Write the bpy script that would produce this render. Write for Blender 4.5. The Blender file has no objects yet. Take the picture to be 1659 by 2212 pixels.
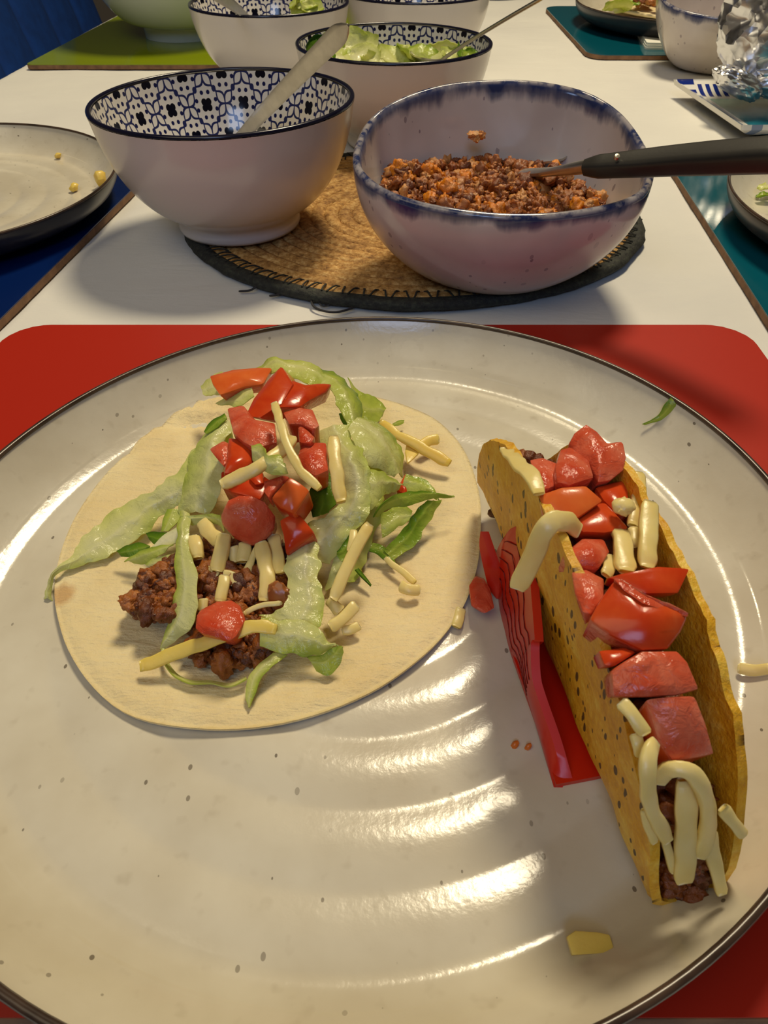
import bpy, bmesh, math, random
import numpy as np
from mathutils import Vector, Matrix, noise

C = bpy.context.scene.collection
R = math.radians
sc = bpy.context.scene

# ------------------------------------------------------------------ camera
FPX, PITCH, HC = 1600.0, R(42.58), 0.1835
cam_d = bpy.data.cameras.new('camera')
cam = bpy.data.objects.new('camera', cam_d); C.objects.link(cam)
cam.location = (0, 0, HC)
cam.rotation_euler = (R(90) - PITCH, 0, 0)
cam_d.sensor_fit = 'HORIZONTAL'; cam_d.sensor_width = 36.0
cam_d.lens = FPX / 1659 * 36.0
cam_d.clip_start = 0.005
cam_d.dof.use_dof = True
cam_d.dof.focus_distance = 0.27
cam_d.dof.aperture_fstop = 75
sc.camera = cam

# ------------------------------------------------------------------ world, lights, exposure
w = bpy.data.worlds.new('world'); sc.world = w; w.use_nodes = True
w.node_tree.nodes['Background'].inputs[0].default_value = (0.55, 0.6, 0.8, 1)
w.node_tree.nodes['Background'].inputs[1].default_value = 0.3
sc.view_settings.view_transform = 'Standard'
sc.view_settings.look = 'None'
sc.view_settings.exposure = 0.0
sc.view_settings.gamma = 1.0
sc.view_settings.use_curve_mapping = False


def area(name, loc, target, size, power, col, size_y=None, shape='DISK'):
    d = bpy.data.lights.new(name, 'AREA'); d.shape = shape; d.size = size
    if size_y: d.size_y = size_y
    d.energy = power; d.color = col
    o = bpy.data.objects.new(name, d); C.objects.link(o); o.location = loc
    o.rotation_euler = (Vector(target) - Vector(loc)).to_track_quat('-Z', 'Y').to_euler()
    return o


WARM = (1.0, 0.85, 0.58)
area('ceiling_lamp', (-0.60, -0.30, 1.45), (0, .40, 0), 1.20, 6.0, WARM)
area('ceiling_lamp', (0.24, 1.02, 1.35), (0, .40, 0), 0.34, 18.5, WARM)
area('window_daylight', (-0.15, -1.35, 1.28), (0, .4, 0), 0.55, 7.0, (0.42, 0.60, 1.0), 0.6, 'RECTANGLE')

# ------------------------------------------------------------------ pixel helpers (photo 1659 x 2212)
_c, _s = math.cos(PITCH), math.sin(PITCH)


def P(x, y, z=0.0):
    a = (x - 829.5) / FPX; b = -(y - 1106) / FPX
    dy = _c + b * _s; dz = -_s + b * _c
    t = (z - HC) / dz
    return np.array([a * t, dy * t, z])


def PYf(x, y, Y):
    a = (x - 829.5) / FPX; b = -(y - 1106) / FPX
    dy = _c + b * _s; dz = -_s + b * _c
    t = Y / dy
    return np.array([a * t, Y, HC + dz * t])


def zoomer(ox, oy, k):
    return lambda pts: [((ox + q[0] / k, oy + q[1] / k) + tuple(q[2:])) for q in pts]


z5 = zoomer(80, 760, 3.072)
z6 = zoomer(560, 760, 3.318)
z7 = zoomer(240, 1060, 2.9625)
z8 = zoomer(980, 880, 2.443)
z9 = zoomer(980, 1380, 2.443)


# ------------------------------------------------------------------ material helpers
def L(r, g, b):
    def f(c):
        c /= 255.0
        return c / 12.92 if c <= .04045 else ((c + .055) / 1.055) ** 2.4
    return (f(r), f(g), f(b), 1.0)


class NT:
    def __init__(s, name):
        s.m = bpy.data.materials.new(name); s.m.use_nodes = True
        s.t = s.m.node_tree; s.b = s.t.nodes['Principled BSDF']
        s.out = s.t.nodes['Material Output']

    def n(s, kind, **kw):
        nd = s.t.nodes.new(kind)
        for k, v in kw.items(): setattr(nd, k, v)
        return nd

    def put(s, sock, v):
        if isinstance(v, (int, float)):
            sock.default_value = v
        elif isinstance(v, (tuple, list)):
            sock.default_value = v
        else:
            s.t.links.new(v, sock)

    def set(s, **kw):
        al = dict(color='Base Color', rough='Roughness', metal='Metallic', ior='IOR', sss='Subsurface Weight',
                  sssr='Subsurface Radius', ssss='Subsurface Scale', coat='Coat Weight', coatr='Coat Roughness', spec='Specular IOR Level',
                  trans='Transmission Weight', normal='Normal', sheen='Sheen Weight', sheenr='Sheen Roughness',
                  emis='Emission Color', emiss='Emission Strength', alpha='Alpha')
        for k, v in kw.items(): s.put(s.b.inputs[al[k]], v)
        return s

    def math(s, op, a, b=None, c=None, clamp=False):
        nd = s.n('ShaderNodeMath', operation=op); nd.use_clamp = clamp
        s.put(nd.inputs[0], a)
        if b is not None: s.put(nd.inputs[1], b)
        if c is not None: s.put(nd.inputs[2], c)
        return nd.outputs[0]

    def co(s, kind='Object'):
        if not hasattr(s, '_tc'): s._tc = s.n('ShaderNodeTexCoord')
        return s._tc.outputs[kind]

    def mapping(s, vec, scale=(1, 1, 1), rot=(0, 0, 0)):
        nd = s.n('ShaderNodeMapping'); s.put(nd.inputs[0], vec)
        nd.inputs['Scale'].default_value = scale; nd.inputs['Rotation'].default_value = rot
        return nd.outputs[0]

    def noise(s, scale, detail=3, rough=.55, vec=None, dist=0.0):
        nd = s.n('ShaderNodeTexNoise')
        s.put(nd.inputs['Vector'], vec if vec is not None else s.co())
        nd.inputs['Scale'].default_value = scale; nd.inputs['Detail'].default_value = detail
        nd.inputs['Roughness'].default_value = rough; nd.inputs['Distortion'].default_value = dist
        return nd.outputs[0]

    def voro(s, scale, feature='F1', vec=None, rand=1.0):
        nd = s.n('ShaderNodeTexVoronoi', feature=feature)
        s.put(nd.inputs['Vector'], vec if vec is not None else s.co())
        nd.inputs['Scale'].default_value = scale; nd.inputs['Randomness'].default_value = rand
        return nd

    def ramp(s, fac, stops, interp='LINEAR'):
        nd = s.n('ShaderNodeValToRGB'); cr = nd.color_ramp; cr.interpolation = interp
        while len(cr.elements) < len(stops): cr.elements.new(0.5)
        for e, (p, col) in zip(cr.elements, stops):
            e.position = p; e.color = col if not isinstance(col, (int, float)) else (col, col, col, 1)
        s.put(nd.inputs[0], fac)
        return nd.outputs[0]

    def mix(s, fac, a, b, mode='MIX'):
        nd = s.n('ShaderNodeMix', data_type='RGBA', blend_type=mode)
        s.put(nd.inputs[0], fac); s.put(nd.inputs[6], a); s.put(nd.inputs[7], b)
        return nd.outputs[2]

    def bump(s, h, strength=.3, dist=.001, normal=None):
        nd = s.n('ShaderNodeBump')
        s.put(nd.inputs['Height'], h); nd.inputs['Strength'].default_value = strength
        nd.inputs['Distance'].default_value = dist
        if normal is not None: s.put(nd.inputs['Normal'], normal)
        return nd.outputs[0]

    def attr(s, name):
        nd = s.n('ShaderNodeAttribute'); nd.attribute_name = name
        return nd

    def translucent(s, col, fac):
        tr = s.n('ShaderNodeBsdfTranslucent'); s.put(tr.inputs[0], col)
        mx = s.n('ShaderNodeMixShader'); s.put(mx.inputs[0], fac)
        s.t.links.new(s.b.outputs[0], mx.inputs[1]); s.t.links.new(tr.outputs[0], mx.inputs[2])
        s.t.links.new(mx.outputs[0], s.out.inputs[0])


def simple(name, c1, c2=None, scale=60, rough=.5, bump=0, bscale=400, bdist=.0005, **kw):
    m = NT(name)
    col = c1
    if c2 is not None:
        col = m.mix(m.ramp(m.noise(scale, 4), [(.35, 0.0), (.65, 1.0)]), c1, c2)
    m.set(color=col, rough=rough, **kw)
    if bump: m.set(normal=m.bump(m.noise(bscale, 4), bump, bdist))
    return m.m


# ------------------------------------------------------------------ materials
def mat_speckled(name, c1, c2, speck=L(70, 55, 40), big=True, rough=.17, bumpy=.10):
    m = NT(name)
    base = m.mix(m.ramp(m.noise(28, 4), [(.35, 0.0), (.65, 1.0)]), c1, c2)
    vec = m.mapping(m.co(), (1, .62, 1), (0, 0, .5))
    v = m.voro(270, vec=vec)
    sel = m.n('ShaderNodeSeparateColor'); m.put(sel.inputs[0], v.outputs['Color'])
    th = m.math('MULTIPLY', m.math('SUBTRACT', sel.outputs[0], .5), .34)
    d = m.math('LESS_THAN', v.outputs['Distance'], th)
    base = m.mix(m.math('MULTIPLY', d, m.math('MULTIPLY_ADD', sel.outputs[1], .6, .15)), base, speck)
    if big:
        v2 = m.voro(75, vec=m.mapping(m.co(), (1, .8, 1), (0, 0, 1.1)))
        s2 = m.n('ShaderNodeSeparateColor'); m.put(s2.inputs[0], v2.outputs['Color'])
        d2 = m.math('LESS_THAN', v2.outputs['Distance'], m.math('MULTIPLY', m.math('SUBTRACT', s2.outputs[0], .4), .05))
        base = m.mix(m.math('MULTIPLY', d2, .92), base, L(38, 30, 26))
    soft = m.ramp(m.noise(160, 2), [(.62, 0.0), (.78, .25)])
    base = m.mix(soft, base, L(150, 135, 110))
    m.set(color=base, rough=rough, ior=1.5, normal=m.bump(m.noise(420, 3), bumpy, .0006))
    return m.m


M_glaze = mat_speckled('speckled_stoneware_glaze', L(214, 207, 188), L(200, 191, 170))
M_brownrim = simple('brown_glazed_edge', L(78, 60, 48), L(48, 36, 30), 90, .28)
M_under = simple('dark_brown_glazed_underside', L(62, 48, 38), L(42, 33, 28), 60, .3)
M_cloth = None


def mat_cloth():
    m = NT('white_cotton_cloth')
    n1 = m.noise(9, 5)
    wv = m.noise(1400, 2, vec=m.mapping(m.co(), (1, .35, 1)))
    wr = m.noise(26, 5, .6, vec=m.mapping(m.co(), (.55, 1.4, 1)), dist=.8)
    b1 = m.bump(wv, .15, .0004)
    b2 = m.bump(wr, .36, .003, b1)
    col = m.mix(m.ramp(n1, [(.3, 0.0), (.7, 1.0)]), L(226, 224, 216), L(216, 214, 208))
    m.set(color=col, rough=.85, normal=b2, sheen=.15)
    return m.m


M_cloth = mat_cloth()


def mat_mat(name, c, rough, c2=None):
    m = NT(name)
    col = c if c2 is None else m.mix(m.ramp(m.noise(5, 2), [(.4, 0.0), (.6, 1.0)]), c, c2)
    m.set(color=col, rough=rough, ior=1.5, normal=m.bump(m.noise(1500, 2), .04, .0003))
    return m.m


M_red = mat_mat('red_laminate', L(172, 36, 18), .42); M_red.node_tree.nodes['Principled BSDF'].inputs['Specular IOR Level'].default_value = .3
M_teal = mat_mat('teal_gloss_laminate', L(8, 84, 100), .06)
M_blue = mat_mat('deep_blue_laminate', L(3, 30, 86), .25)
M_green = mat_mat('green_gloss_laminate', L(132, 148, 12), .06)
M_board = simple('brown_hardboard', L(140, 104, 72), L(112, 80, 56), 120, .8, .3, 700)


def mat_pattern():
    """white glaze with a navy print of four-petalled squares, crossed petals and dots (flat print on the inside of the bowl)"""
    m = NT('white_glaze_with_navy_tile_print')
    uv = m.n('ShaderNodeUVMap'); uv.uv_map = 'print'
    sep = m.n('ShaderNodeSeparateXYZ'); m.put(sep.inputs[0], uv.outputs[0])
    u, v = sep.outputs[0], sep.outputs[1]
    A = m.math('ADD', u, m.math('MULTIPLY', v, .5)); B = m.math('SUBTRACT', u, m.math('MULTIPLY', v, .5))
    la = m.math('SUBTRACT', A, m.math('ROUND', A)); lb = m.math('SUBTRACT', B, m.math('ROUND', B))
    du = m.math('ABSOLUTE', m.math('MULTIPLY', m.math('ADD', la, lb), .5))
    dv = m.math('ABSOLUTE', m.math('SUBTRACT', la, lb))
    absa, absb = m.math('ABSOLUTE', la), m.math('ABSOLUTE', lb)

    def dot(cx, cy, r, sy=.62):
        x = m.math('SUBTRACT', du, cx); y = m.math('MULTIPLY', m.math('SUBTRACT', dv, cy), sy)
        d = m.math('SQRT', m.math('ADD', m.math('MULTIPLY', x, x), m.math('MULTIPLY', y, y)))
        return m.math('LESS_THAN', d, r)

    def lens(a, b):
        e = m.math('SUBTRACT', .5, a); k = m.math('SUBTRACT', .5, b)
        h = m.math('MULTIPLY', m.math('SINE', m.math('MULTIPLY', m.math('MINIMUM', k, .40), math.pi / .40)), .125)
        line = m.math('LESS_THAN', m.math('ABSOLUTE', m.math('SUBTRACT', e, h)), .032)
        kn = m.math('ADD', m.math('MULTIPLY', e, e), m.math('MULTIPLY', b, b))
        knot = m.math('LESS_THAN', kn, .0062)
        inside = m.math('LESS_THAN', e, h)
        return line, knot, inside

    l1, k1, i1 = lens(absa, absb); l2, k2, i2 = lens(absb, absa)
    black = m.math('MAXIMUM', dot(.062, .095, .074), dot(0, 0, .09))
    navy = m.math('MAXIMUM', dot(.085, .40, .045), dot(.255, .15, .045))
    lines = m.math('MAXIMUM', l1, l2)
    lines = m.math('MAXIMUM', lines, m.math('MAXIMUM', k1, k2))
    white = m.math('MAXIMUM', m.math('MULTIPLY', i1, m.math('SUBTRACT', 1, l1)), m.math('MULTIPLY', i2, m.math('SUBTRACT', 1, l2)))
    lines = m.math('MULTIPLY', lines, m.math('SUBTRACT', 1, m.math('MULTIPLY', white, m.math('SUBTRACT', 1, m.math('MAXIMUM', k1, k2)))))
    col = m.mix(lines, L(226, 220, 210), L(40, 46, 92))
    col = m.mix(navy, col, L(28, 32, 78))
    col = m.mix(black, col, L(10, 11, 26))
    m.set(color=col, rough=.12, ior=1.5)
    return m.m


M_print = mat_pattern()


def mat_outer():
    m = NT('cream_glaze_with_faint_relief')
    v = m.voro(95); w_ = m.noise(140, 2)
    h = m.math('ADD', m.math('MULTIPLY', v.outputs['Distance'], .6), m.math('MULTIPLY', w_, .5))
    m.set(color=L(214, 205, 194), rough=.2, ior=1.5, normal=m.bump(h, .10, .0012))
    return m.m


M_outer = mat_outer()
M_navyline = simple('navy_rim_line', L(18, 18, 40), None, rough=.2)


def mat_organic():
    m = NT('speckled_white_glaze_with_blue_rim')
    base = m.mix(m.ramp(m.noise(22, 3), [(.35, 0.0), (.65, 1.0)]), L(214, 204, 196), L(198, 186, 178))
    v = m.voro(230, vec=m.mapping(m.co(), (1, 1, .55)))
    sel = m.n('ShaderNodeSeparateColor'); m.put(sel.inputs[0], v.outputs['Color'])
    d = m.math('LESS_THAN', v.outputs['Distance'], m.math('MULTIPLY', m.math('SUBTRACT', sel.outputs[0], .4), .5))
    base = m.mix(m.math('MULTIPLY', d, m.math('MULTIPLY_ADD', sel.outputs[1], .5, .1)), base, L(92, 70, 92))
    a = m.attr('tint').outputs['Fac']
    nz = m.noise(70, 4, vec=m.mapping(m.co(), (1, 1, .25)))
    edge = m.math('ADD', a, m.math('MULTIPLY', m.math('SUBTRACT', nz, .5), .26))
    k = m.ramp(edge, [(.905, 0.0), (.955, .8), (1.02, 1.0)])
    base = m.mix(k, base, L(46, 56, 96))
    nz2 = m.noise(160, 3)
    top = m.math('MULTIPLY', m.ramp(a, [(.985, 0.0), (.998, 1.0)]), m.ramp(nz2, [(.42, 0.0), (.58, .75)]))
    base = m.mix(top, base, L(176, 168, 166))
    m.set(color=base, rough=.14, ior=1.5, normal=m.bump(m.noise(40, 2), .08, .003))
    return m.m


M_organic = mat_organic()
M_celadon = simple('pale_green_white_glaze', L(208, 211, 198), L(202, 206, 190), 12, .1)
M_steel = simple('brushed_steel', L(206, 202, 188), L(196, 192, 178), 200, .34, .06, 900, .0001, metal=1.0)
M_black = simple('matt_black_plastic', L(44, 42, 38), L(38, 36, 33), 60, .42, .05, 900)
M_jute = None


def mat_jute(name, c1, c2, c3):
    m = NT(name)
    n = m.noise(330, 4, .65, vec=m.co())
    n2 = m.noise(60, 3)
    col = m.ramp(n, [(.28, c3), (.5, c1), (.72, c2)])
    col = m.mix(m.ramp(n2, [(.4, 0.0), (.7, .5)]), col, c3)
    m.set(color=col, rough=.75, normal=m.bump(n, .8, .0015))
    return m.m


M_jute = mat_jute('natural_jute_fibre', L(190, 142, 74), L(236, 198, 128), L(112, 72, 28))
M_darkjute = mat_jute('dark_green_jute_cord', L(40, 42, 36), L(66, 70, 56), L(20, 20, 22))
M_thread = simple('dark_jute_thread', L(40, 38, 40), None, rough=.8)


def mat_tortilla():
    m = NT('soft_wheat_tortilla')
    n = m.noise(40, 5, .6); f = m.noise(420, 4, .7)
    col = m.mix(m.ramp(n, [(.3, 0.0), (.7, 1.0)]), L(236, 218, 170), L(224, 200, 146))
    v = m.voro(34)
    sel = m.n('ShaderNodeSeparateColor'); m.put(sel.inputs[0], v.outputs['Color'])
    sp = m.math('MULTIPLY', m.ramp(m.math('ADD', v.outputs['Distance'], m.math('MULTIPLY', f, .12)), [(.15, 1.0), (.24, 0.0)]), m.math('GREATER_THAN', sel.outputs[0], .80))
    col = m.mix(m.math('MULTIPLY', sp, .75), col, L(196, 150, 92))
    b = m.bump(f, .55, .0011)
    wr = m.noise(95, 4, .6, vec=m.mapping(m.co(), (.8, 3.2, 1), (0, 0, .35)))
    b = m.bump(wr, .5, .0020, b)
    m.set(color=col, rough=.62, normal=b, sss=.12, sssr=(.004, .003, .0015), ssss=1.0)
    return m.m


M_tortilla = mat_tortilla()


def mat_lettuce():
    m = NT('iceberg_lettuce_leaf')
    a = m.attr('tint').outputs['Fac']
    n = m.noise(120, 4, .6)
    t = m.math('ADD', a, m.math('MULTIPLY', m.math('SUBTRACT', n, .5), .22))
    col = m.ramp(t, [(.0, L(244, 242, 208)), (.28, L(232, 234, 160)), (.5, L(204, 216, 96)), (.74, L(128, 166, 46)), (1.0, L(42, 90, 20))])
    h = m.noise(300, 4, .6, dist=.6)
    vv = m.voro(170, 'SMOOTH_F1')
    b = m.bump(m.math('ADD', h, vv.outputs['Distance']), .5, .0014)
    m.set(color=col, rough=.17, normal=b, ior=1.45)
    m.translucent(col, .42)
    return m.m


M_lettuce = mat_lettuce()


def mat_tomato(name, stops, rough, wet):
    m = NT(name)
    oi = m.n('ShaderNodeObjectInfo')
    n = m.noise(110 if wet else 90, 4, .55, dist=.5 if wet else .3)
    t = m.math('ADD', n, m.math('MULTIPLY', m.math('SUBTRACT', oi.outputs['Random'], .5), .22))
    col = m.ramp(t, stops)
    b = m.bump(m.noise(360 if wet else 160, 4, .6, dist=.6), .55 if wet else .10, .0012)
    m.set(color=col, rough=rough, normal=b, sss=.16, sssr=(.003, .0018, .0013), ssss=1.0, ior=1.4)
    return m.m


M_flesh = mat_tomato('wet_tomato_flesh', [(.25, L(194, 66, 38)), (.45, L(206, 88, 58)), (.62, L(216, 114, 84)), (.8, L(228, 160, 132))], .12, True)
M_skin = mat_tomato('red_tomato_skin', [(.3, L(192, 54, 20)), (.6, L(206, 78, 32)), (.8, L(218, 110, 58))], .2, False)
M_orange = mat_tomato('orange_tomato_skin', [(.3, L(212, 88, 34)), (.6, L(222, 110, 50)), (.8, L(228, 138, 80))], .22, False)


def mat_cheese(name, c1, c2):
    m = NT(name)
    n = m.noise(70, 3)
    col = m.mix(m.ramp(n, [(.3, 0.0), (.7, 1.0)]), c1, c2)
    m.set(color=col, rough=.33, normal=m.bump(m.noise(500, 3), .16, .0006), sss=.35, sssr=(.004, .003, .0012), ssss=1.0)
    return m.m


M_cheese = mat_cheese('grated_mild_cheese', L(238, 217, 148), L(228, 200, 116))
M_yellow = mat_cheese('grated_yellow_cheese', L(232, 204, 104), L(226, 190, 84))


def mat_meat():
    m = NT('spiced_ground_meat')
    a = m.attr('tint').outputs['Fac']
    n = m.noise(300, 4, .6)
    t = m.math('ADD', a, m.math('MULTIPLY', m.math('SUBTRACT', n, .5), .4))
    col = m.ramp(t, [(.0, L(82, 38, 14)), (.3, L(134, 70, 25)), (.55, L(174, 104, 46)), (.78, L(208, 150, 88)), (.9, L(212, 118, 14)), (1.0, L(222, 136, 20))])
    m.set(color=col, rough=.33, normal=m.bump(m.noise(650, 4, .7), .6, .0012), sss=.1, sssr=(.003, .001, .0006), ssss=1.0)
    return m.m


M_meat = mat_meat()


def mat_taco():
    m = NT('fried_corn_shell')
    n = m.noise(60, 5, .65); f = m.noise(480, 4, .7)
    col = m.ramp(m.math('ADD', m.math('MULTIPLY', n, .7), m.math('MULTIPLY', f, .3)), [(.32, L(198, 136, 20)), (.5, L(226, 170, 36)), (.66, L(242, 204, 84))])
    uv = m.n('ShaderNodeUVMap'); uv.uv_map = 'print'
    v = m.voro(400, vec=m.mapping(uv.outputs[0], (1.1, .5, 1.0), (0, 0, .3)))
    sel = m.n('ShaderNodeSeparateColor'); m.put(sel.inputs[0], v.outputs['Color'])
    clus = m.ramp(m.noise(70, 2), [(.28, .1), (.45, 1.0)])
    d = m.math('LESS_THAN', v.outputs['Distance'], m.math('MULTIPLY', m.math('MULTIPLY', m.math('SUBTRACT', sel.outputs[0], .12), .46), clus))
    out = m.attr('tint').outputs['Fac']
    d = m.math('MULTIPLY', d, out)
    col = m.mix(m.math('MULTIPLY', d, .9), col, L(40, 20, 6))
    m.set(color=col, rough=.45, normal=m.bump(m.math('ADD', f, m.math('MULTIPLY', n, .6)), .55, .0010), sss=.12, sssr=(.004, .002, .0005), ssss=1.0)
    return m.m


M_taco = mat_taco()
M_redplastic = simple('red_plastic', L(204, 38, 14), L(194, 32, 12), 30, .3, sss=.1, sssr=(.005, .001, .001), ssss=1.0)
M_blueplastic = simple('bright_blue_plastic', L(0, 140, 210), None, rough=.3)
M_velvet = simple('deep_blue_velvet', L(6, 66, 146), L(4, 56, 126), 40, .85, .15, 700)
M_wood = simple('oak_table_wood', L(150, 112, 76), L(122, 88, 58), 30, .5)
M_darkmetal = simple('black_metal', L(24, 24, 26), None, rough=.4, metal=.6)
M_foil = NT('crumpled_aluminium_foil')
M_foil.set(color=L(226, 226, 228), metal=1.0, rough=.30, normal=M_foil.bump(M_foil.voro(90).outputs['Distance'], .35, .003)); M_foil = M_foil.m
M_napkin = simple('white_paper', L(236, 236, 228), None, rough=.8)
M_wall = simple('warm_white_wall_paint', L(168, 160, 148), None, rough=.9)
M_floor = simple('dark_oak_floor', L(96, 70, 48), L(74, 52, 36), 8, .5)
M_sauce = simple('orange_sauce', L(206, 110, 40), None, rough=.25)
M_bean = simple('brown_bean_skin', L(170, 104, 56), L(140, 78, 40), 90, .3)

# ------------------------------------------------------------------ mesh helpers


def finish(o, mats, smooth=True, angle=50):
    me = o.data
    for m in (mats if isinstance(mats, (list, tuple)) else [mats]): me.materials.append(m)
    if smooth:
        me.polygons.foreach_set('use_smooth', [True] * len(me.polygons))
        if angle: me.set_sharp_from_angle(angle=R(angle))
    return o


def obj(name, verts, faces, mats, parent=None, smooth=True, angle=50, recenter=None, matidx=None, tint=None, uvs=None):
    """one mesh object; a top-level one gets its origin at its own middle (at its lowest point)"""
    v = np.array(verts, float)
    if recenter is None: recenter = parent is None
    off = np.zeros(3)
    if recenter:
        off = np.array([(v[:, 0].min() + v[:, 0].max()) / 2, (v[:, 1].min() + v[:, 1].max()) / 2, v[:, 2].min()])
        v = v - off
    me = bpy.data.meshes.new(name); me.from_pydata(v.tolist(), [], [tuple(f) for f in faces])
    if matidx is not None: me.polygons.foreach_set('material_index', matidx)
    if tint is not None:
        a = me.attributes.new('tint', 'FLOAT', 'POINT'); a.data.foreach_set('value', np.array(tint, dtype=np.float32))
    if uvs is not None:
        ul = me.uv_layers.new(name='print')
        li = np.zeros(len(me.loops), dtype=np.int32); me.loops.foreach_get('vertex_index', li)
        uvs = np.array(uvs, dtype=np.float32)
        ul.data.foreach_set('uv', uvs[li].ravel())
    me.update()
    o = bpy.data.objects.new(name, me); C.objects.link(o)
    o.location = off.tolist()
    if parent is not None: o.parent = parent
    return finish(o, mats, smooth, angle)


def tag(o, label=None, cat=None, group=None, kind=None):
    if label: o['label'] = label
    if cat: o['category'] = cat
    if group: o['group'] = group
    if kind: o['kind'] = kind
    return o


def thing(name, label, cat, loc=(0, 0, 0), rz=0, group=None, scale=1):
    o = bpy.data.objects.new(name, None); C.objects.link(o)
    o.empty_display_size = .02
    o.location = loc; o.rotation_euler = (0, 0, rz); o.scale = (scale,) * 3
    return tag(o, label, cat, group)


def copy_tree(o, parent=None):
    c = o.copy(); C.objects.link(c)
    if parent is not None: c.parent = parent; c.matrix_parent_inverse = o.matrix_parent_inverse.copy()
    for ch in list(o.children): copy_tree(ch, c)
    return c


def grid_faces(nu, nv, closed_u=False, closed_v=False, off=0, flip=False):
    F = []
    for i in range(nu if closed_u else nu - 1):
        for j in range(nv if closed_v else nv - 1):
            a = i * nv + j; b = ((i + 1) % nu) * nv + j; c = ((i + 1) % nu) * nv + (j + 1) % nv; d = i * nv + (j + 1) % nv
            F.append((a + off, d + off, c + off, b + off) if flip else (a + off, b + off, c + off, d + off))
    return F


def lathe(profile, n=96, wob=None):
    """profile: list of (r, z) from the inside centre to the underside centre"""
    pr = np.array(profile, float); th = np.linspace(0, 2 * math.pi, n, endpoint=False)
    V = []; k = len(pr)
    for t in th:
        for r, z in pr: V.append((r * math.cos(t), r * math.sin(t), z))
    F = grid_faces(n, k, True, False)
    return V, F


def cr(pts, n):
    """Catmull-Rom resample to n points by arc length"""
    p = np.array(pts, float)
    if len(p) == 2: return p[0] + (p[1] - p[0]) * np.linspace(0, 1, n)[:, None]
    q = np.vstack([2 * p[0] - p[1], p, 2 * p[-1] - p[-2]])
    out = []
    for i in range(1, len(q) - 2):
        for t in np.linspace(0, 1, 12, endpoint=False):
            a, b, c, d = q[i - 1:i + 3]
            out.append(.5 * (2 * b + (c - a) * t + (2 * a - 5 * b + 4 * c - d) * t * t + (3 * b - a - 3 * c + d) * t ** 3))
    out.append(p[-1]); out = np.array(out)
    s = np.r_[0, np.cumsum(np.linalg.norm(np.diff(out, axis=0), axis=1))]
    u = np.linspace(0, s[-1], n)
    return np.array([np.interp(u, s, out[:, k]) for k in range(out.shape[1])]).T


def sweep_geo(path, w, t, n=None, up=(0, 0, 1), taper=(1, 1), cs=8, power=3.0, twist=0.0):
    """rounded-rectangle section w wide, t thick along a 3D path (world), closed ends"""
    pts = cr(path, n or max(6, len(path) * 5))
    N = len(pts); V = []
    tang = np.gradient(pts, axis=0); tang /= np.linalg.norm(tang, axis=1)[:, None] + 1e-12
    up = np.array(up, float)
    for i in range(N):
        tg = tang[i]
        side = np.cross(tg, up)
        if np.linalg.norm(side) < 1e-3: side = np.cross(tg, (1, 0, 0))
        side /= np.linalg.norm(side); nn = np.cross(side, tg)
        f = i / (N - 1)
        if twist:
            a = twist * f; side, nn = side * math.cos(a) + nn * math.sin(a), nn * math.cos(a) - side * math.sin(a)
        k = taper[0] + (taper[1] - taper[0]) * f
        e = min(1.0, .72 + 4 * f, .72 + 4 * (1 - f)) if N > 8 else 1.0
        ww = w if not callable(w) else w(f); tt = t if not callable(t) else t(f)
        for j in range(cs):
            a = 2 * math.pi * (j + .5) / cs; ca, sa = math.cos(a), math.sin(a)
            x = math.copysign(abs(ca) ** (2 / power), ca); y = math.copysign(abs(sa) ** (2 / power), sa)
            V.append(pts[i] + side * x * ww * .5 * k * e + nn * y * tt * .5 * k * e)
    F = grid_faces(N, cs, False, True, flip=True)
    a = len(V); V.append(pts[0] - tang[0] * min(.0003, .1 * np.mean([t if not callable(t) else t(0)]))); V.append(pts[-1] + tang[-1] * .0003)
    for j in range(cs):
        F.append((a, j, (j + 1) % cs)); F.append((a + 1, (N - 1) * cs + (j + 1) % cs, (N - 1) * cs + j))
    return [tuple(v) for v in V], F


def merge(parts):
    V, F = [], []
    for v, f in parts:
        k = len(V); V += list(v); F += [tuple(i + k for i in q) for q in f]
    return V, F


def slab_poly(poly, z0, z1, rb=.0):
    """prism from a world polygon (x,y)"""
    n = len(poly); V = [(x, y, z0) for x, y in poly] + [(x, y, z1) for x, y in poly]
    ar = sum(poly[i][0] * poly[(i + 1) % n][1] - poly[(i + 1) % n][0] * poly[i][1] for i in range(n))
    if ar < 0: V = V[:n][::-1] + V[n:][::-1]
    F = [tuple(range(n))[::-1], tuple(range(n, 2 * n))] + [(i, (i + 1) % n, n + (i + 1) % n, n + i) for i in range(n)]
    return V, F


def round_poly(corners, r, k=7):
    out = []; n = len(corners)
    for i in range(n):
        p = np.array(corners[i]); a = np.array(corners[i - 1]) - p; b = np.array(corners[(i + 1) % n]) - p
        a /= np.linalg.norm(a); b /= np.linalg.norm(b)
        ang = math.acos(np.clip(a @ b, -1, 1)); d = r / math.tan(ang / 2)
        ctr = p + (a + b) / np.linalg.norm(a + b) * (r / math.sin(ang / 2))
        s, e = p + a * d - ctr, p + b * d - ctr
        for t in np.linspace(0, 1, k):
            v = s * (1 - t) + e * t; v = v / np.linalg.norm(v) * r + ctr; out.append(tuple(v))
    return out


def box_geo(x0, x1, y0, y1, z0, z1):
    return slab_poly([(x0, y0), (x1, y0), (x1, y1), (x0, y1)], z0, z1)


def nz3(p, s):
    return noise.noise(Vector((p[0] * s, p[1] * s, p[2] * s)))


# ------------------------------------------------------------------ the room
def structure(name, geo, mat):
    o = obj(name, geo[0], geo[1], mat, smooth=False); o['kind'] = 'structure'; return o


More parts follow.
